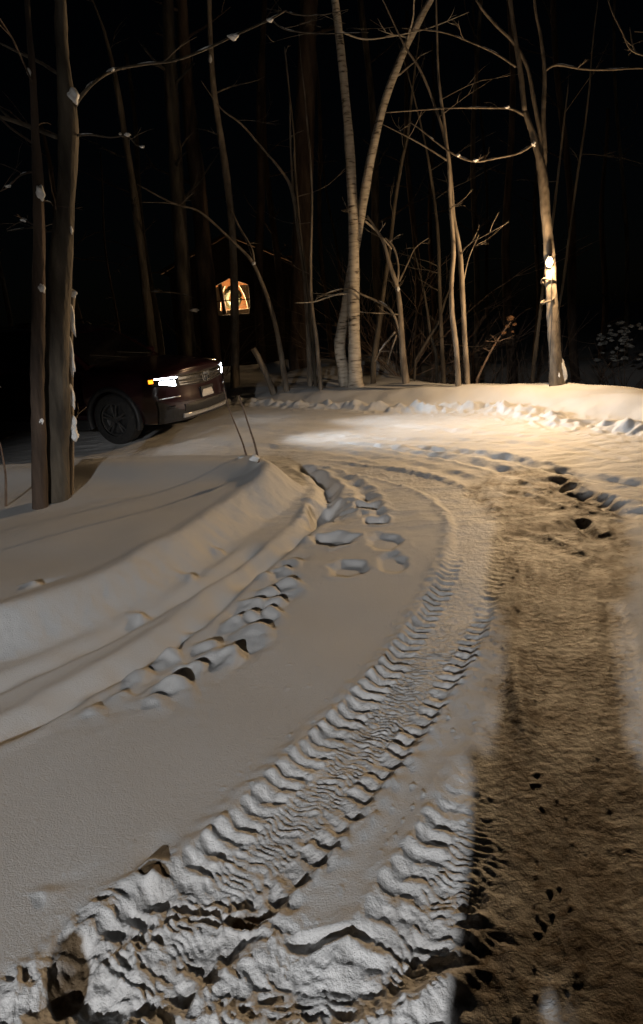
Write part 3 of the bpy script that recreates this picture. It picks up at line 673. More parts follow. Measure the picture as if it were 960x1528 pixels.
for i, (px, Y, n, h, lb) in enumerate([(600, 17, 18, 3.4, 'tangled brown shrub behind the forked sapling'), (640, 18.5, 20, 3.8, 'tall brown shrub behind the thin upright sapling'), (720, 17.5, 18, 3.2, 'brown shrub right of the wavy sapling pair'),
                                       (770, 19, 14, 3.0, 'dim brown shrub between the seed plant and the lamp tree'), (560, 19.5, 15, 3.2, 'dim brown shrub just right of the leaning birch'), (880, 20, 7, 2.5, 'dim shrub in the dark right of the lamp tree'), (330, 21, 6, 2.2, 'dim shrub behind the car below the cabin window')]):
    shrub(px, 540, Y, n, h, lb, 50+i)

# fainter trunks deeper in the wood
DEEP = [(30, 22), (130, 26), (175, 30), (235, 27), (420, 28), (490, 25), (575, 23), (625, 27), (645, 32), (705, 24), (735, 29), (760, 21), (800, 31), (865, 24), (900, 30), (940, 26), (-60, 20), (-140, 24), (1010, 22), (1080, 27), (345, 33), (520, 34), (680, 36), (-220, 18)]
rn = random.Random(99)
for i, (px, Y) in enumerate(DEEP):
    q = AT(px, 520, Y); z = gz(q[0], q[1]); root = empty('bare_tree', (q[0], q[1], z), 0, 'dim trunk deep in the dark wood', 'tree', 'dim trunks deep in the wood')
    n = 18; h = rn.uniform(9, 14); r0 = rn.uniform(.06, .17); lean = rn.uniform(-.09, .05); ln2 = rn.uniform(-.04, .04); ph = rn.uniform(0, 6)
    P = [Vector((lean*h*k/n+.10*math.sin(k*.5+ph), ln2*h*k/n, -.3+h*k/n)) for k in range(n+1)]
    rad = [r0*(1-.6*k/n) for k in range(n+1)]
    bm = bmesh.new(); tube(bm, P, rad, 8, .06, i); bobj('trunk', bm, M['bark_dark' if i % 3 else 'bark_grey'], root, True)
    add_branchlets(None, P, rad, 8, rn, .2, (.8, 2.6), .25, .25, None, root, M['bark_dark'])

# snow-laden bush in the dark on the right
def snow_bush():
    Y = 19.0
    q = Vector(AT(935, 500, Y)); z = gz(q.x, q.y); root = empty('snowy_bush', (q.x, q.y, z), 0, 'low snow laden bush in the dark at the right edge', 'bush')
    top = q.z-z+.25; rnd = random.Random(8)
    for i in range(60):
        bm = bmesh.new()
        an = rnd.uniform(0, 6.28); d = Vector((math.cos(an), math.sin(an)*.7, rnd.uniform(.2, 1.2))).normalized()
        Q = twig_path(Vector((rnd.uniform(-.4, .4), rnd.uniform(-.2, .2), 0)), d, top*rnd.uniform(.7, 1.3), rnd, .2); k = len(Q)
        tube(bm, Q, [.012*(1-.7*j/(k-1)) for j in range(k)], 4)
        bobj('stem', bm, M['twig'], root, True)
    for i in range(70):
        x = rnd.uniform(-.8, 1.1); e = math.sqrt(max(0, 1-(x/1.15)**2))
        lump('snow_clump', Vector((x, rnd.uniform(-.4, .3), top*(.25+.8*e*rnd.uniform(.15, 1.0)**.6))), (rnd.uniform(.04, .10), rnd.uniform(.04, .1), rnd.uniform(.03, .06)), M['frosted'], root, i+70)
snow_bush()

# ------------------------------------------------------------------ lamp on the tree
def lamp():
    c = Vector(AT(819, 392, LT.location.y)); out = Vector((-.25, -1, 0)).normalized()
    root = empty('tree_lamp', c, math.atan2(out.y, out.x)+math.pi/2, 'small glowing lamp strapped to the trunk at the right', 'lamp')
    # local -y points out of the trunk
    bm = bmesh.new(); box(bm, (0, -.125, .02), (.07, .025, .20), .006); bobj('back_plate', bm, M['metal_dark'], root)
    bm = bmesh.new()
    tube(bm, [(0, -.135, .10), (0, -.19, .115), (0, -.215, .085)], [.011]*3, 8); tube(bm, [(0, -.215, .095), (0, -.215, .055)], [.04, .046], 14); bobj('socket', bm, M['metal_dark'], root, True)
    bm = bmesh.new(); tube(bm, [(0, -.215, .053), (0, -.215, .03), (0, -.215, 0), (0, -.215, -.035), (0, -.215, -.06)], [.028, .043, .05, .043, .02], 16); b = bobj('bulb', bm, M['bulb'], root, True)
    bm = bmesh.new(); rows = []
    for k in range(9):
        t = k/8*2-1; x = .058*t; hz = math.sqrt(max(.12, 1-t*t)); rows.append([bm.verts.new((x, -.165-3*x*x, z)) for z in (-.085*hz, -.03*hz, .03*hz, .10*hz)])
    for k in range(8):
        for j in range(3): bm.faces.new((rows[k][j], rows[k][j+1], rows[k+1][j+1], rows[k+1][j]))
    bmesh.ops.solidify(bm, geom=bm.faces[:], thickness=.006); bobj('added_shield', bm, M['silver'], root, True)  # shield added to block the lamp's light from the trunk
    for z in (-.30, -.58):
        bm = bmesh.new(); n = 28; rnd = random.Random(int(-z*100))
        P = [Vector((.112*math.cos(2*math.pi*k/n), .112*math.sin(2*math.pi*k/n), z+.05*math.sin(2*math.pi*k/n+z*9)+rnd.uniform(-.01, .01))) for k in range(n+1)]
        tube(bm, P, [.017]*len(P), 7, .25); bobj('strap', bm, M['bark_grey'], root, True)
    bm = bmesh.new(); tube(bm, [(.03, -.14, -.05), (.045, -.135, -.2), (.03, -.137, -.45), (.05, -.14, -.8), (.02, -.15, -1.5), (.03, -.16, -2.3)], [.006]*6, 6); bobj('cable', bm, M['black_plastic'], root, True)
    p = root.matrix_basis @ Vector((0, -.265, -.01))
    return p, out
LP, LOUT = lamp()
WARM = (1.0, .67, .36)
def point(name, loc, P, col, rad):
    l = bpy.data.lights.new(name, 'POINT'); l.energy = P; l.color = col; l.shadow_soft_size = rad
    o = bpy.data.objects.new(name, l); C.objects.link(o); o.location = loc; return o
def spot(name, loc, aim, P, col, rad, size, blend):
    l = bpy.data.lights.new(name, 'SPOT'); l.energy = P; l.color = col; l.shadow_soft_size = rad; l.spot_size = R(size); l.spot_blend = blend
    o = bpy.data.objects.new(name, l); C.objects.link(o); o.location = loc
    o.rotation_euler = (Vector(aim)-Vector(loc)).to_track_quat('-Z', 'Y').to_euler(); return o
point('tree_lamp_glow', LP, 400, WARM, .05)
spot('tree_lamp_flood', LP, LP+Vector((-.55, -1, .28)), 1250, WARM, .05, 165, 1.0)

# ------------------------------------------------------------------ yard light behind the camera
YL = Vector((-2.33, -7.04, 3.05))
def yard_light():
    root = empty('yard_light_post', (YL.x-.25, YL.y-.35, gz(YL.x-.25, YL.y-.35)), 0, 'wooden yard light post with white lamp head behind the viewpoint', 'lamp post')
    o = root.location
    bm = bmesh.new(); box(bm, (0, 0, 1.6), (.14, .14, 3.8), .01); bobj('post', bm, M['wood_post'], root)
    bm = bmesh.new(); tube(bm, [(0, .06, 3.25), (.1, .2, 3.35), (.2, .3, 3.32), (.25, .33, 3.24)], [.02]*4, 8); bobj('arm', bm, M['metal_dark'], root, True)
    bm = bmesh.new(); tube(bm, [(.25, .33, 3.28), (.25, .33, 3.20), (.25, .34, 3.12)], [.04, .10, .16], 18, cap=False); bobj('lamp_shade', bm, M['metal_dark'], root, True)
    bm = bmesh.new(); bmesh.ops.create_uvsphere(bm, u_segments=16, v_segments=10, radius=.07)
    for v in bm.verts: v.co += Vector((.25, .34, YL.z+.10-o.z))
    bobj('bulb', bm, M['white_led'], root, True)
yard_light()
spot('yard_light_beam', YL, YL+Vector((.23, .70, -.76)), 2500, (.97, .97, .98), .06, 88, .16)

# ------------------------------------------------------------------ car
def car():
    a = G(184, 661); hd = R(-25)
    rot = Matrix.Rotation(hd, 3, 'Z')
    wheel_l = Vector((1.41, -.86, 0))
    loc = Vector((a[0], a[1], 0)) - rot @ wheel_l; loc.z = 0
    root = empty('parked_car', (loc.x, loc.y, 0), hd, 'dark burgundy sport utility car with lit headlights at the bend of the drive', 'car')
    root.location.z = gz(a[0], a[1])+.86*math.sin(R(3.2))-.015
    root.rotation_euler = (R(3.2), R(0), hd)
    root.rotation_mode = 'XYZ'
    HW = 1.0
    def bend(x, y, z):
        k = sstep(1.3, 2.4, np.array(x)); k2 = sstep(1.6, 2.5, np.array(-x))
        f = (abs(y)/.97)**3.2
        return x-float(k)*.30*f+float(k2)*.18*f
    st = [(2.45, .90, .34, .99), (2.40, .945, .30, 1.02), (2.2, .965, .27, 1.06), (1.9, .985, .26, 1.10), (1.41, 1.0, .26, 1.135), (.95, 1.0, .26, 1.165), (.3, .995, .26, 1.15), (-.6, .995, .26, 1.15), (-1.41, 1.0, .27, 1.15), (-2.0, .985, .29, 1.15), (-2.4, .96, .33, 1.14), (-2.52, .90, .38, 1.10)]
    def section(x, w, zb, zt):
        pts = [(.80*w, zb), (.93*w, zb+.03), (.975*w, zb+.14), (.995*w, zb+.32), (1.0*w, .72), (.985*w, .84), (.975*w, .93), (.945*w, zt-.06), (.88*w, zt-.012), (.74*w, zt+.008), (.4*w, zt+.035), (0, zt+.042)]
        return pts
    bm = bmesh.new(); rings = []
    for x, w, zb, zt in st:
        h = section(x, w, zb, zt)
        full = [(y, z) for y, z in h]+[(-y, z) for y, z in h[-2::-1]]
        rings.append([bm.verts.new((bend(x, y, z)+(.04*math.exp(-((z-.52)/.14)**2) if x > 2.3 else 0), y, z)) for y, z in full])
    n = len(rings[0])
    for i in range(len(rings)-1):
        for k in range(n-1): bm.faces.new((rings[i][k], rings[i][k+1], rings[i+1][k+1], rings[i+1][k]))
        bm.faces.new((rings[i][n-1], rings[i][0], rings[i+1][0], rings[i+1][n-1]))
    # end caps as curved grids
    for ring, x in ((rings[0], 2.45), (rings[-1], -2.52)):
        rows = []
        hn = n//2; cols = 14
        for k in range(hn+1):
            L_ = ring[k]; Rr = ring[n-1-k]; row = [L_]
            if k < hn:
                for c in range(1, cols):
                    t = c/cols; y = L_.co.y*(1-t)+Rr.co.y*t; z = L_.co.z
                    row.append(bm.verts.new((bend(x, y, z)+(.04*math.exp(-((z-.52)/.14)**2) if x > 0 else 0), y, z+(.0 if k < 8 else 0))))
                row.append(Rr)
            rows.append(row)
        for k in range(hn-1):
            for c in range(cols):
                bm.faces.new((rows[k][c], rows[k][c+1], rows[k+1][c+1], rows[k+1][c]))
        top = ring[hn]
        for c in range(cols): bm.faces.new((rows[hn-1][c], rows[hn-1][c+1], top))
    bmesh.ops.recalc_face_normals(bm, faces=bm.faces[:])
    # wheel wells cut out
    bm2 = bmesh.new()
    for x in (1.41, -1.41):
        bmesh.ops.create_cone(bm2, cap_ends=True, segments=40, radius1=.44, radius2=.44, depth=3.0, matrix=Matrix.Translation((x, 0, .385)) @ Matrix.Rotation(R(90), 4, 'X'))
    me2 = bpy.data.meshes.new('cut'); bm2.to_mesh(me2); bm2.free(); cut = bpy.data.objects.new('cut', me2); C.objects.link(cut)
    body = bobj('body', bm, M['paint'], root, True)
    body.parent = None
    md = body.modifiers.new('b', 'BOOLEAN'); md.object = cut; md.operation = 'DIFFERENCE'; md.solver = 'EXACT'
    dg = bpy.context.evaluated_depsgraph_get(); new = bpy.data.meshes.new_from_object(body.evaluated_get(dg)); body.modifiers.clear(); body.data = new
    bpy.data.objects.remove(cut); body.parent = root
    # inner well liner
    bm = bmesh.new(); box(bm, (1.41, 0, .62), (.86, 1.1, .5)); box(bm, (-1.41, 0, .62), (.86, 1.1, .5)); bobj('wheel_well', bm, M['black_plastic'], root)
    # greenhouse
    side = [(1.05, 1.13), (.62, 1.42), (.22, 1.66), (-.35, 1.775), (-1.2, 1.785), (-2.0, 1.74), (-2.28, 1.66), (-2.47, 1.12)]
    def gw(z): return .945-.24*max(0, (z-1.12))/.66-.03*max(0, (z-1.6))/.18
    bm = bmesh.new(); Lr = [bm.verts.new((x, gw(z), z)) for x, z in side]; Rr = [bm.verts.new((x, -gw(z), z)) for x, z in side]
    for i in range(len(side)-1): bm.faces.new((Lr[i], Lr[i+1], Rr[i+1], Rr[i]))
    bm.faces.new(Lr[::-1]); bm.faces.new(Rr)
    es = [e for e in bm.edges]; bmesh.ops.bevel(bm, geom=es, offset=.035, segments=3, affect='EDGES', profile=.5)
    bobj('cabin', bm, M['paint'], root, True)
    def quadpanel(name, pts, m, off, th=.012):
        bm = bmesh.new(); p = [Vector(q) for q in pts]; nn = (p[1]-p[0]).cross(p[2]-p[0]).normalized()
        if nn.dot(Vector(off)) < 0: nn = -nn
        A = [bm.verts.new(q+nn*th) for q in p]; B = [bm.verts.new(q-nn*.01) for q in p]
        bm.faces.new(A); bm.faces.new(B[::-1]); k = len(p)
        for i in range(k): bm.faces.new((A[i], A[(i+1) % k], B[(i+1) % k], B[i]))
        return bobj(name, bm, m, root)
    def g(x, z, s): return (x, s*gw(z), z)
    quadpanel('windscreen', [(.98, .80, 1.185), (.98, -.80, 1.185), (.27, -.66, 1.63), (.27, .66, 1.63)], M['glass_dark'], (1, 0, 1))
    quadpanel('rear_window', [(-2.43, .78, 1.22), (-2.43, -.78, 1.22), (-2.31, -.64, 1.6), (-2.31, .64, 1.6)], M['glass_dark'], (-1, 0, 0))
    for s in (-1, 1):
        for pts in ([(.78, 1.21), (.06, 1.21), (.06, 1.65), (.20, 1.63)], [(.0, 1.21), (-.98, 1.21), (-.98, 1.68), (.0, 1.68)], [(-1.04, 1.21), (-2.2, 1.25), (-2.1, 1.58), (-1.04, 1.68)]):
            quadpanel('side_window', [g(x, z, s) for x, z in pts], M['glass_dark'], (0, s, 0), .004)
        for x0, x1 in ((.92, .03), (.0, -.96)):     # doors sit a hair proud
            bm = bmesh.new(); zz = [.46, .62, .74, .86, .98, 1.08]; yw = [.986, .996, 1.004, .998, .985, .952]
            rows = [[bm.verts.new((x, s*y, z)) for x in np.linspace(x0, x1, 6)] for y, z in zip(yw, zz)]
            for i in range(5):
                for k in range(5): bm.faces.new((rows[i][k], rows[i][k+1], rows[i+1][k+1], rows[i+1][k]))
            bmesh.ops.solidify(bm, geom=bm.faces[:], thickness=.012); d = bobj('door', bm, M['paint'], root, True)
            bm = bmesh.new(); box(bm, (x1+.17, s*1.012, .95), (.20, .03, .03), .008); bobj('handle', bm, M['chrome'], d)
        bm = bmesh.new(); box(bm, (0, s*.985, .31), (1.9, .06, .16), .02); bobj('sill_trim', bm, M['black_plastic'], root)
        # mirror
        bm = bmesh.new(); box(bm, (.70, s*1.06, 1.20), (.13, .24, .16), .04); mr = bobj('wing_mirror', bm, M['paint'], root, True)
        bm = bmesh.new(); box(bm, (.632, s*1.07, 1.20), (.006, .19, .12)); bobj('mirror_glass', bm, M['chrome'], mr)
        # roof rail
        bm = bmesh.new(); tube(bm, [(-.1, s*.64, 1.74), (-.25, s*.64, 1.82), (-1.0, s*.64, 1.845), (-1.8, s*.63, 1.82), (-1.95, s*.63, 1.74)], [.018]*5, 8); bobj('roof_rail', bm, M['metal_dark'], root, True)
        for x in (1.41, -1.41):                     # wheels
            w = bpy.data.objects.new('wheel', None); C.objects.link(w); w.parent = root; w.location = (x, s*.86, .385)
            prof = [(-.12, .25), (-.12, .36), (-.10, .378), (-.05, .385), (.05, .385), (.10, .378), (.12, .36), (.12, .25)]
            bm = bmesh.new(); seg = 48; rg = []
            for k in range(seg):
                an = 2*math.pi*k/seg; rg.append([bm.verts.new((r*math.cos(an), y, r*math.sin(an))) for y, r in prof])
            for k in range(seg):
                A, B = rg[k], rg[(k+1) % seg]
                for j in range(len(prof)-1): bm.faces.new((A[j], A[j+1], B[j+1], B[j]))
            bobj('tyre', bm, M['tyre'], w, True)
            bm = bmesh.new(); ys = s*.075
            pr = [(ys, .255), (ys+s*.02, .25), (ys+s*.015, .225), (ys-s*.06, .22), (ys-s*.09, .0)]
            rg = []
            for k in range(seg):
                an = 2*math.pi*k/seg; rg.append([bm.verts.new((r*math.cos(an), y, r*math.sin(an))) for y, r in pr])
            for k in range(seg):
                A, B = rg[k], rg[(k+1) % seg]
                for j in range(len(pr)-1): bm.faces.new((A[j], A[j+1], B[j+1], B[j]))
            for k in range(5):
                for dd in (-.16, .16):
                    an = 2*math.pi*k/5+dd+.3
                    box(bm, (.14*math.cos(an), ys-s*.005, .14*math.sin(an)), (.19, .03, .032), .006, Matrix.Rotation(-an, 3, 'Y'))
            tube(bm, [(0, ys-s*.06, 0), (0, ys+s*.01, 0)], [.06, .05], 16)
            bobj('rim', bm, M['rim'], w)
            # arch cladding
            bm = bmesh.new(); segs = 26; ri, ro = .43, .50; y0 = s*.93; y1 = s*1.012
            vs = []
            for k in range(segs+1):
                an = R(-18)+R(216)*k/segs; cx, sz = math.cos(an), math.sin(an)
                vs.append([bm.verts.new((x+r*cx, y, .385+r*sz)) for r, y in ((ri, y0), (ri, y1), (ro-.02, y1), (ro, s*.985), (ro, y0))])
            for k in range(segs):
                for j in range(4): bm.faces.new((vs[k][j], vs[k][j+1], vs[k+1][j+1], vs[k+1][j]))
            bobj('arch_trim', bm, M['black_plastic'], root, True)
        # tail lamps
        bm = bmesh.new(); box(bm, (-2.44, s*.84, 1.0), (.10, .20, .34), .02); bobj('tail_light', bm, M['red_lens'], root)
    # fascia pieces follow the curved nose
    def nose(y, z): return bend(2.45, y, z)+.04*math.exp(-((z-.52)/.14)**2)
    def patch(name, f_lo, f_hi, y0, y1, m, off=.01, th=.03, parent=None, ny=16, nz=4, smooth=False):
        bm = bmesh.new(); A = []; B = []
        for j in range(nz+1):
            ra, rb = [], []
            for i in range(ny+1):
                y = y0+(y1-y0)*i/ny; z = f_lo(y)+(f_hi(y)-f_lo(y))*j/nz; x = nose(y, z)
                e = min(1.0, 8*min(i, ny-i)/ny+.0, 4*min(j, nz-j)/nz+.0)
                ra.append(bm.verts.new((x+off*(.6+.4*e), y, z))); rb.append(bm.verts.new((x-th, y, z)))
            A.append(ra); B.append(rb)
        for j in range(nz):
            for i in range(ny):
                bm.faces.new((A[j][i], A[j][i+1], A[j+1][i+1], A[j+1][i])); bm.faces.new((B[j][i], B[j+1][i], B[j+1][i+1], B[j][i+1]))
        for j in range(nz):
            bm.faces.new((A[j][0], A[j+1][0], B[j+1][0], B[j][0])); bm.faces.new((A[j][ny], B[j][ny], B[j+1][ny], A[j+1][ny]))
        for i in range(ny):
            bm.faces.new((A[0][i], B[0][i], B[0][i+1], A[0][i+1])); bm.faces.new((A[nz][i], A[nz][i+1], B[nz][i+1], B[nz][i]))
        return bobj(name, bm, m, parent or root, smooth)
    c = lambda v: (lambda y: v)
    gr = patch('grille', lambda y: .76+.05*abs(y)/.6, c(.955), -.60, .60, M['black_plastic'], .006)
    patch('grille_bar', lambda y: .885+.02*abs(y), c(.945), -.60, .60, M['chrome'], .028, parent=gr)
    patch('grille_bar', lambda y: .765+.055*abs(y)/.6, lambda y: .79+.055*abs(y)/.6, -.58, .58, M['chrome'], .022, parent=gr)
    patch('grille_bar', lambda y: .825+.03*abs(y)/.6, lambda y: .842+.03*abs(y)/.6, -.58, .58, M['chrome'], .016, parent=gr)
    # emblem: rounded frame with an H
    x = 2.45+.045
    bm = bmesh.new(); K = 24
    P = []
    for k in range(K+1):
        t = 2*math.pi*k/K; cc, ss = math.cos(t), math.sin(t)
        P.append((x, .088*math.copysign(abs(cc)**.6, cc)*(1+.10*ss), .868+.072*math.copysign(abs(ss)**.6, ss)))
    tube(bm, P, [.009]*len(P), 6)
    for s in (-1, 1): box(bm, (x, s*.040, .868), (.014, .018, .108), .003, Matrix.Rotation(R(-9)*s, 3, 'X'))
    box(bm, (x, 0, .866), (.013, .068, .018), .003); bobj('emblem', bm, M['chrome'], gr)
    patch('bumper_trim', c(.30), lambda y: .42+.20*max(0, abs(y)-.55)/.35, -.93, .93, M['black_plastic'], .008, ny=30)
    patch('lower_intake', c(.40), c(.53), -.56, .56, M['black_plastic'], .012)
    patch('skid_plate', c(.335), lambda y: .385+.02*abs(y), -.60, .60, M['silver'], .045)
    pl = patch('number_plate', c(.575), c(.715), -.155, .155, M['plate'], .035)
    bm = bmesh.new(); box(bm, (2.45+.03, 0, .645), (.03, .335, .165), .004); bobj('plate_frame', bm, M['black_plastic'], root)
    for s in (-1, 1):
        y0, y1 = (.605*s, .955*s) if s > 0 else (-.955, -.605)
        h = patch('headlight', lambda y: .80+.075*max(0, (abs(y)-.6))/.35, lambda y: .955+.015*(abs(y)-.6)/.35, y0, y1, M['glass_dark'], .010)
        a_, b_2 = (.615, .915)
        yy = (s*a_, s*b_2) if s > 0 else (-b_2, -a_)
        patch('light_strip', lambda y: .932+.015*(abs(y)-.6)/.35, lambda y: .952+.015*(abs(y)-.6)/.35, yy[0], yy[1], M['led'], .018, parent=h)
        yy = (.645, .865) if s > 0 else (-.865, -.645)
        patch('lamp_lens', lambda y: .822+.06*max(0, (abs(y)-.66))/.25, lambda y: .905+.015*(abs(y)-.66)/.25, yy[0], yy[1], M['lens'], .016, parent=h, ny=8)
        yy = (.93, .957) if s > 0 else (-.957, -.93)
        patch('side_marker', lambda y: .90, lambda y: .955, yy[0], yy[1], M['amber'], .016, parent=h, ny=4)
        yf = (.72, .84) if s > 0 else (-.84, -.72)
        patch('fog_light', c(.50), c(.545), yf[0], yf[1], M['glass_dark'], .014, ny=6)
        yf = (.60, .90) if s > 0 else (-.90, -.60)
        patch('fog_trim', c(.655), c(.668), yf[0], yf[1], M['silver'], .012, ny=10)
    # wipers
    bm = bmesh.new(); tube(bm, [(1.02, .1, 1.20), (.80, -.55, 1.325)], [.008, .006], 6); tube(bm, [(1.02, .65, 1.20), (.84, .05, 1.30)], [.008, .006], 6); bobj('wiper', bm, M['black_plastic'], root)
    bm = bmesh.new(); box(bm, (-2.55, 0, .50), (.12, 1.7, .26), .04); bobj('rear_bumper', bm, M['black_plastic'], root)
    bpy.context.view_layer.update()
    mw = root.matrix_world
    for s in (-1, 1):
        p = mw @ Vector((nose(s*.76, .87)+.10, s*.76, .87)); q = mw @ Vector((16, s*.76+2.4, .92))
        spot('headlight_beam', p, q, 800, (.88, .94, 1.0), .05, 62, 1.0)
car()

# ------------------------------------------------------------------ distant cabin with the lit window
def cabin():
    Y = 33.0; c = Vector(AT(350, 470, Y)); b = Vector((c.x, Y, gz(c.x, Y)-.2))
    root = empty('cabin', b, 0, 'small dark cabin with one glowing gabled window far behind the trees', 'cabin')
    k = 33.5/F; wz = c.z-b.z                        # metres per photo pixel out there
    hx = [(-24*k, 0), (-25*k, 20*k), (-24*k, 40*k), (-2*k, 50*k), (24*k, 40*k), (25*k, 20*k), (22*k, 0)]
    W, H = 2.6, wz+2.0
    # front wall with the opening left free
    bm = bmesh.new(); out = [(-W, 0), (-W, H), (0, H+1.2), (W, H), (W, 0)]
    o = [bm.verts.new((x, 0, z)) for x, z in out]; i_ = [bm.verts.new((x, 0, wz+z)) for x, z in hx]
    edges = []
    for L in (o, i_):
        for j in range(len(L)): edges.append(bm.edges.new((L[j], L[(j+1) % len(L)])))
    bmesh.ops.triangle_fill(bm, use_beauty=True, edges=edges)
    for f in [f for f in bm.faces if all(v in i_ for v in f.verts)]: bm.faces.remove(f)
    bmesh.ops.solidify(bm, geom=bm.faces[:], thickness=.12); bobj('front_wall', bm, M['cabin_wood'], root)
    bm = bmesh.new(); box(bm, (-W+.06, 2.1, H/2), (.12, 3.9, H)); bobj('side_wall', bm, M['cabin_wood'], root)
    bm = bmesh.new(); box(bm, (W-.06, 2.1, H/2), (.12, 3.9, H)); bobj('side_wall', bm, M['cabin_wood'], root)
    bm = bmesh.new(); box(bm, (0, 4.1, H/2+.3), (2*W, .12, H+.6)); bobj('rear_wall', bm, M['warm_wood'], root)
    for s in (-1, 1):
        bm = bmesh.new(); an = math.atan2(1.2, W); L = math.hypot(W, 1.2)+.5
        box(bm, (s*(W+.25)/2, 2.0, H+.62), (L, 4.9, .10), 0, Matrix.Rotation(s*an, 3, 'Y')); bobj('roof', bm, M['cabin_wood'], root)
    wn = bpy.data.objects.new('window', None); C.objects.link(wn); wn.parent = root; wn.location = (0, 0, wz)
    bm = bmesh.new(); P = [(x, -.14, z) for x, z in hx]+[(hx[0][0], -.14, hx[0][1])]; tube(bm, P, [.03]*len(P), 6); bobj('frame', bm, M['cabin_wood'], wn)
    bm = bmesh.new(); box(bm, (0, -.16, 20*k), (50*k, .03, 1.4*k)); bobj('muntin', bm, M['cabin_wood'], wn)
    # drawn-back curtains, sill shelf and wreath
    for s in (-1, 1):
        bm = bmesh.new(); n = 20; rows = []
        for j in range(10):
            t = j/9; z = 6*k+34*k*t; wdt = (6+10*t*t)*k; rows.append([bm.verts.new((s*(25*k-wdt*i/n), .14+.03*math.sin(i*1.3), z)) for i in range(n+1)])
        for j in range(9):
            for i in range(n): bm.faces.new((rows[j][i], rows[j][i+1], rows[j+1][i+1], rows[j+1][i]))
        bobj('curtain', bm, M['cream'], wn, True)
    bm = bmesh.new(); box(bm, (0, .30, 3*k), (52*k, .5, 9*k), .02); bobj('window_shelf', bm, M['cream'], wn)
    bm = bmesh.new(); n = 30; P = [(9*k*math.cos(2*math.pi*i/n)-2*k, .45, 24*k+12*k*math.sin(2*math.pi*i/n)) for i in range(n+1)]; tube(bm, P, [.13]*len(P), 8, .25); bobj('wreath', bm, M['evergreen'], wn, True)
    point('cabin_light', b+Vector((-.3, .75, wz+.62)), 420, (1.0, .56, .24), .12)
    point('cabin_shelf_light', b+Vector((.0, .22, wz+.55)), 130, (1.0, .66, .34), .05)
cabin()

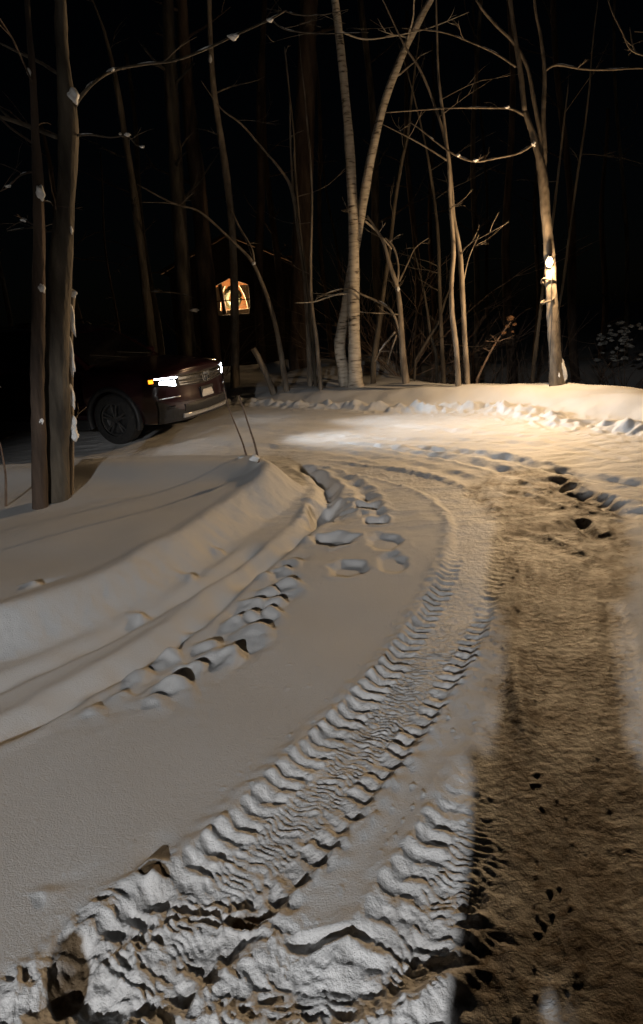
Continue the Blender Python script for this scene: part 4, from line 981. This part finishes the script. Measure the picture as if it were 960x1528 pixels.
# ------------------------------------------------------------------ the person taking the picture (behind the viewpoint, throws the long shadow)
def person():
    fx, fy = -.13, -.44; z0 = gz(fx, fy)+.0
    root = empty('person', (fx, fy, z0), R(-4), 'person in dark padded jacket and wool hat raising a phone with both hands', 'person')
    def skin(name, V, E, rads, m, parent, root_i=0, sub=2):
        me = bpy.data.meshes.new(name); me.from_pydata([Vector(v) for v in V], E, []); o = bpy.data.objects.new(name, me); C.objects.link(o)
        md = o.modifiers.new('skin', 'SKIN'); md.use_smooth_shade = True
        for i, r in enumerate(rads):
            sv = me.skin_vertices[0].data[i]; sv.radius = (r, r) if not isinstance(r, tuple) else r; sv.use_root = (i == root_i)
        s = o.modifiers.new('sub', 'SUBSURF'); s.levels = sub; s.render_levels = sub
        dg = bpy.context.evaluated_depsgraph_get(); new = bpy.data.meshes.new_from_object(o.evaluated_get(dg)); bpy.data.objects.remove(o)
        return link(name, new, m, parent)
    V = [(0, 0, .92), (0, 0, 1.10), (0, .01, 1.30), (0, 0, 1.44), (0, .015, 1.53), (0, .05, 1.60), (0, .06, 1.68)]
    E = [(0, 1), (1, 2), (2, 3), (3, 4), (4, 5), (5, 6)]; rr = [(.17, .13), (.155, .12), (.18, .13), (.13, .10), .055, .085, .09]
    for s in (-1, 1):
        k = len(V); V += [(s*.10, 0, .84), (s*.125, .02, .48), (s*.135, -.01, .10), (s*.145, .10, .045), (s*.15, .17, .04)]; E += [(0, k), (k, k+1), (k+1, k+2), (k+2, k+3), (k+3, k+4)]; rr += [.088, .062, .045, .042, .035]
        k = len(V); V += [(s*.155, 0, 1.42), (s*.18, .06, 1.20), (s*.115, .36, 1.50), (s*.095, .39, 1.53)]; E += [(3, k), (k, k+1), (k+1, k+2), (k+2, k+3)]; rr += [.065, .05, .032, .03]
    skin('body', V, E, rr, M['skin'], root)
    for s in (-1, 1):                                # fingers round the phone edges
        for i in range(4):
            zz = 1.50+.022*i; l = (.9, 1.0, .97, .8)[i]
            skin('finger', [(s*.095, .385, zz), (s*.092, .415, zz), (s*.070, .44*1.0, zz+.004), (s*(.045), .436, zz+.004)], [(0, 1), (1, 2), (2, 3)], [.010, .009*l, .008, .007], M['skin'], root, 0, 1)
        skin('thumb', [(s*.09, .375, 1.49), (s*.08, .395, 1.52), (s*.055, .40, 1.545)], [(0, 1), (1, 2)], [.012, .010, .008], M['skin'], root, 0, 1)
    # jacket: one skin following trunk and sleeves, with a hood collar
    V = [(0, 0, .82), (0, 0, 1.05), (0, .01, 1.28), (0, 0, 1.44), (0, .0, 1.53)]; E = [(0, 1), (1, 2), (2, 3), (3, 4)]; rr = [(.185, .155), (.175, .15), (.18, .15), (.13, .12), (.10, .10)]
    for s in (-1, 1):
        k = len(V); V += [(s*.165, 0, 1.42), (s*.185, .06, 1.19), (s*.13, .33, 1.47)]; E += [(3, k), (k, k+1), (k+1, k+2)]; rr += [.088, .078, .055]
    skin('jacket', V, E, rr, M['jacket'], root)
    V = [(0, 0, .90)]; E = []; rr = [(.18, .14)]
    for s in (-1, 1):
        k = len(V); V += [(s*.105, 0, .80), (s*.13, .02, .48), (s*.14, -.01, .14)]; E += [(0, k), (k, k+1), (k+1, k+2)]; rr += [.105, .082, .070]
    skin('trousers', V, E, rr, M['jeans'], root)
    for s in (-1, 1):
        skin('boot', [(s*.14, -.02, .26), (s*.14, -.03, .09), (s*.145, .07, .055), (s*.15, .19, .05)], [(0, 1), (1, 2), (2, 3)], [.062, .062, .055, .048], M['boot'], root)
    # hat, hair, face
    bm = bmesh.new(); bmesh.ops.create_uvsphere(bm, u_segments=24, v_segments=14, radius=.118)
    for v in bm.verts:
        if v.co.z < 0: v.co.z *= .25
        v.co += Vector((0, .05, 1.705))
    bobj('hat', bm, M['wool'], root, True)
    for s in (-1, 1):
        bm = bmesh.new(); bmesh.ops.create_uvsphere(bm, u_segments=10, v_segments=8, radius=.013)
        for v in bm.verts: v.co += Vector((s*.033, .143, 1.655))
        bobj('eye', bm, M['cream'], root, True)
        bm = bmesh.new(); bmesh.ops.create_uvsphere(bm, u_segments=10, v_segments=8, radius=.03)
        for v in bm.verts: v.co = Vector((v.co.x*.4, v.co.y*.7, v.co.z))+Vector((s*.092, .045, 1.65))
        bobj('ear', bm, M['skin'], root, True)
    bm = bmesh.new(); tube(bm, [(0, .148, 1.665), (0, .165, 1.635), (0, .152, 1.62)], [.008, .016, .012], 8); bobj('nose', bm, M['skin'], root, True)
    bm = bmesh.new(); tube(bm, [(-.025, .138, 1.592), (0, .148, 1.59), (.025, .138, 1.592)], [.004, .008, .004], 8); bobj('mouth', bm, M['seed'], root, True)
    ph = empty('phone', (fx, fy+.40, z0+1.555), 0, 'black phone held up by the person in the dark jacket', 'phone')
    bm = bmesh.new(); box(bm, (0, 0, 0), (.148, .008, .072), .003); bobj('case', bm, M['black_plastic'], ph)
person()

# ------------------------------------------------------------------ night sky and moonlight
w = bpy.data.worlds.new('World'); S.world = w; w.use_nodes = True
nt = w.node_tree; bg = nt.nodes['Background']; sk = nt.nodes.new('ShaderNodeTexSky'); sk.sky_type = 'NISHITA'; sk.sun_disc = False
sk.sun_elevation = R(25); sk.sun_rotation = R(-160)
nt.links.new(sk.outputs['Color'], bg.inputs['Color']); bg.inputs['Strength'].default_value = .00012
sl = bpy.data.lights.new('moon', 'SUN'); sl.energy = .002; sl.angle = R(.5); sl.color = (.9, .95, 1)
so = bpy.data.objects.new('moon', sl); C.objects.link(so)
so.rotation_euler = Vector((.31, .85, -.42)).to_track_quat('-Z', 'Y').to_euler()

S.view_settings.view_transform = 'Standard'; S.view_settings.look = 'None'; S.view_settings.exposure = .22; S.view_settings.gamma = 1
S.view_settings.use_curve_mapping = False
S.render.engine = 'CYCLES'
S.cycles.use_denoising = True
S.cycles.sample_clamp_indirect = 4
S.cycles.max_bounces = 6
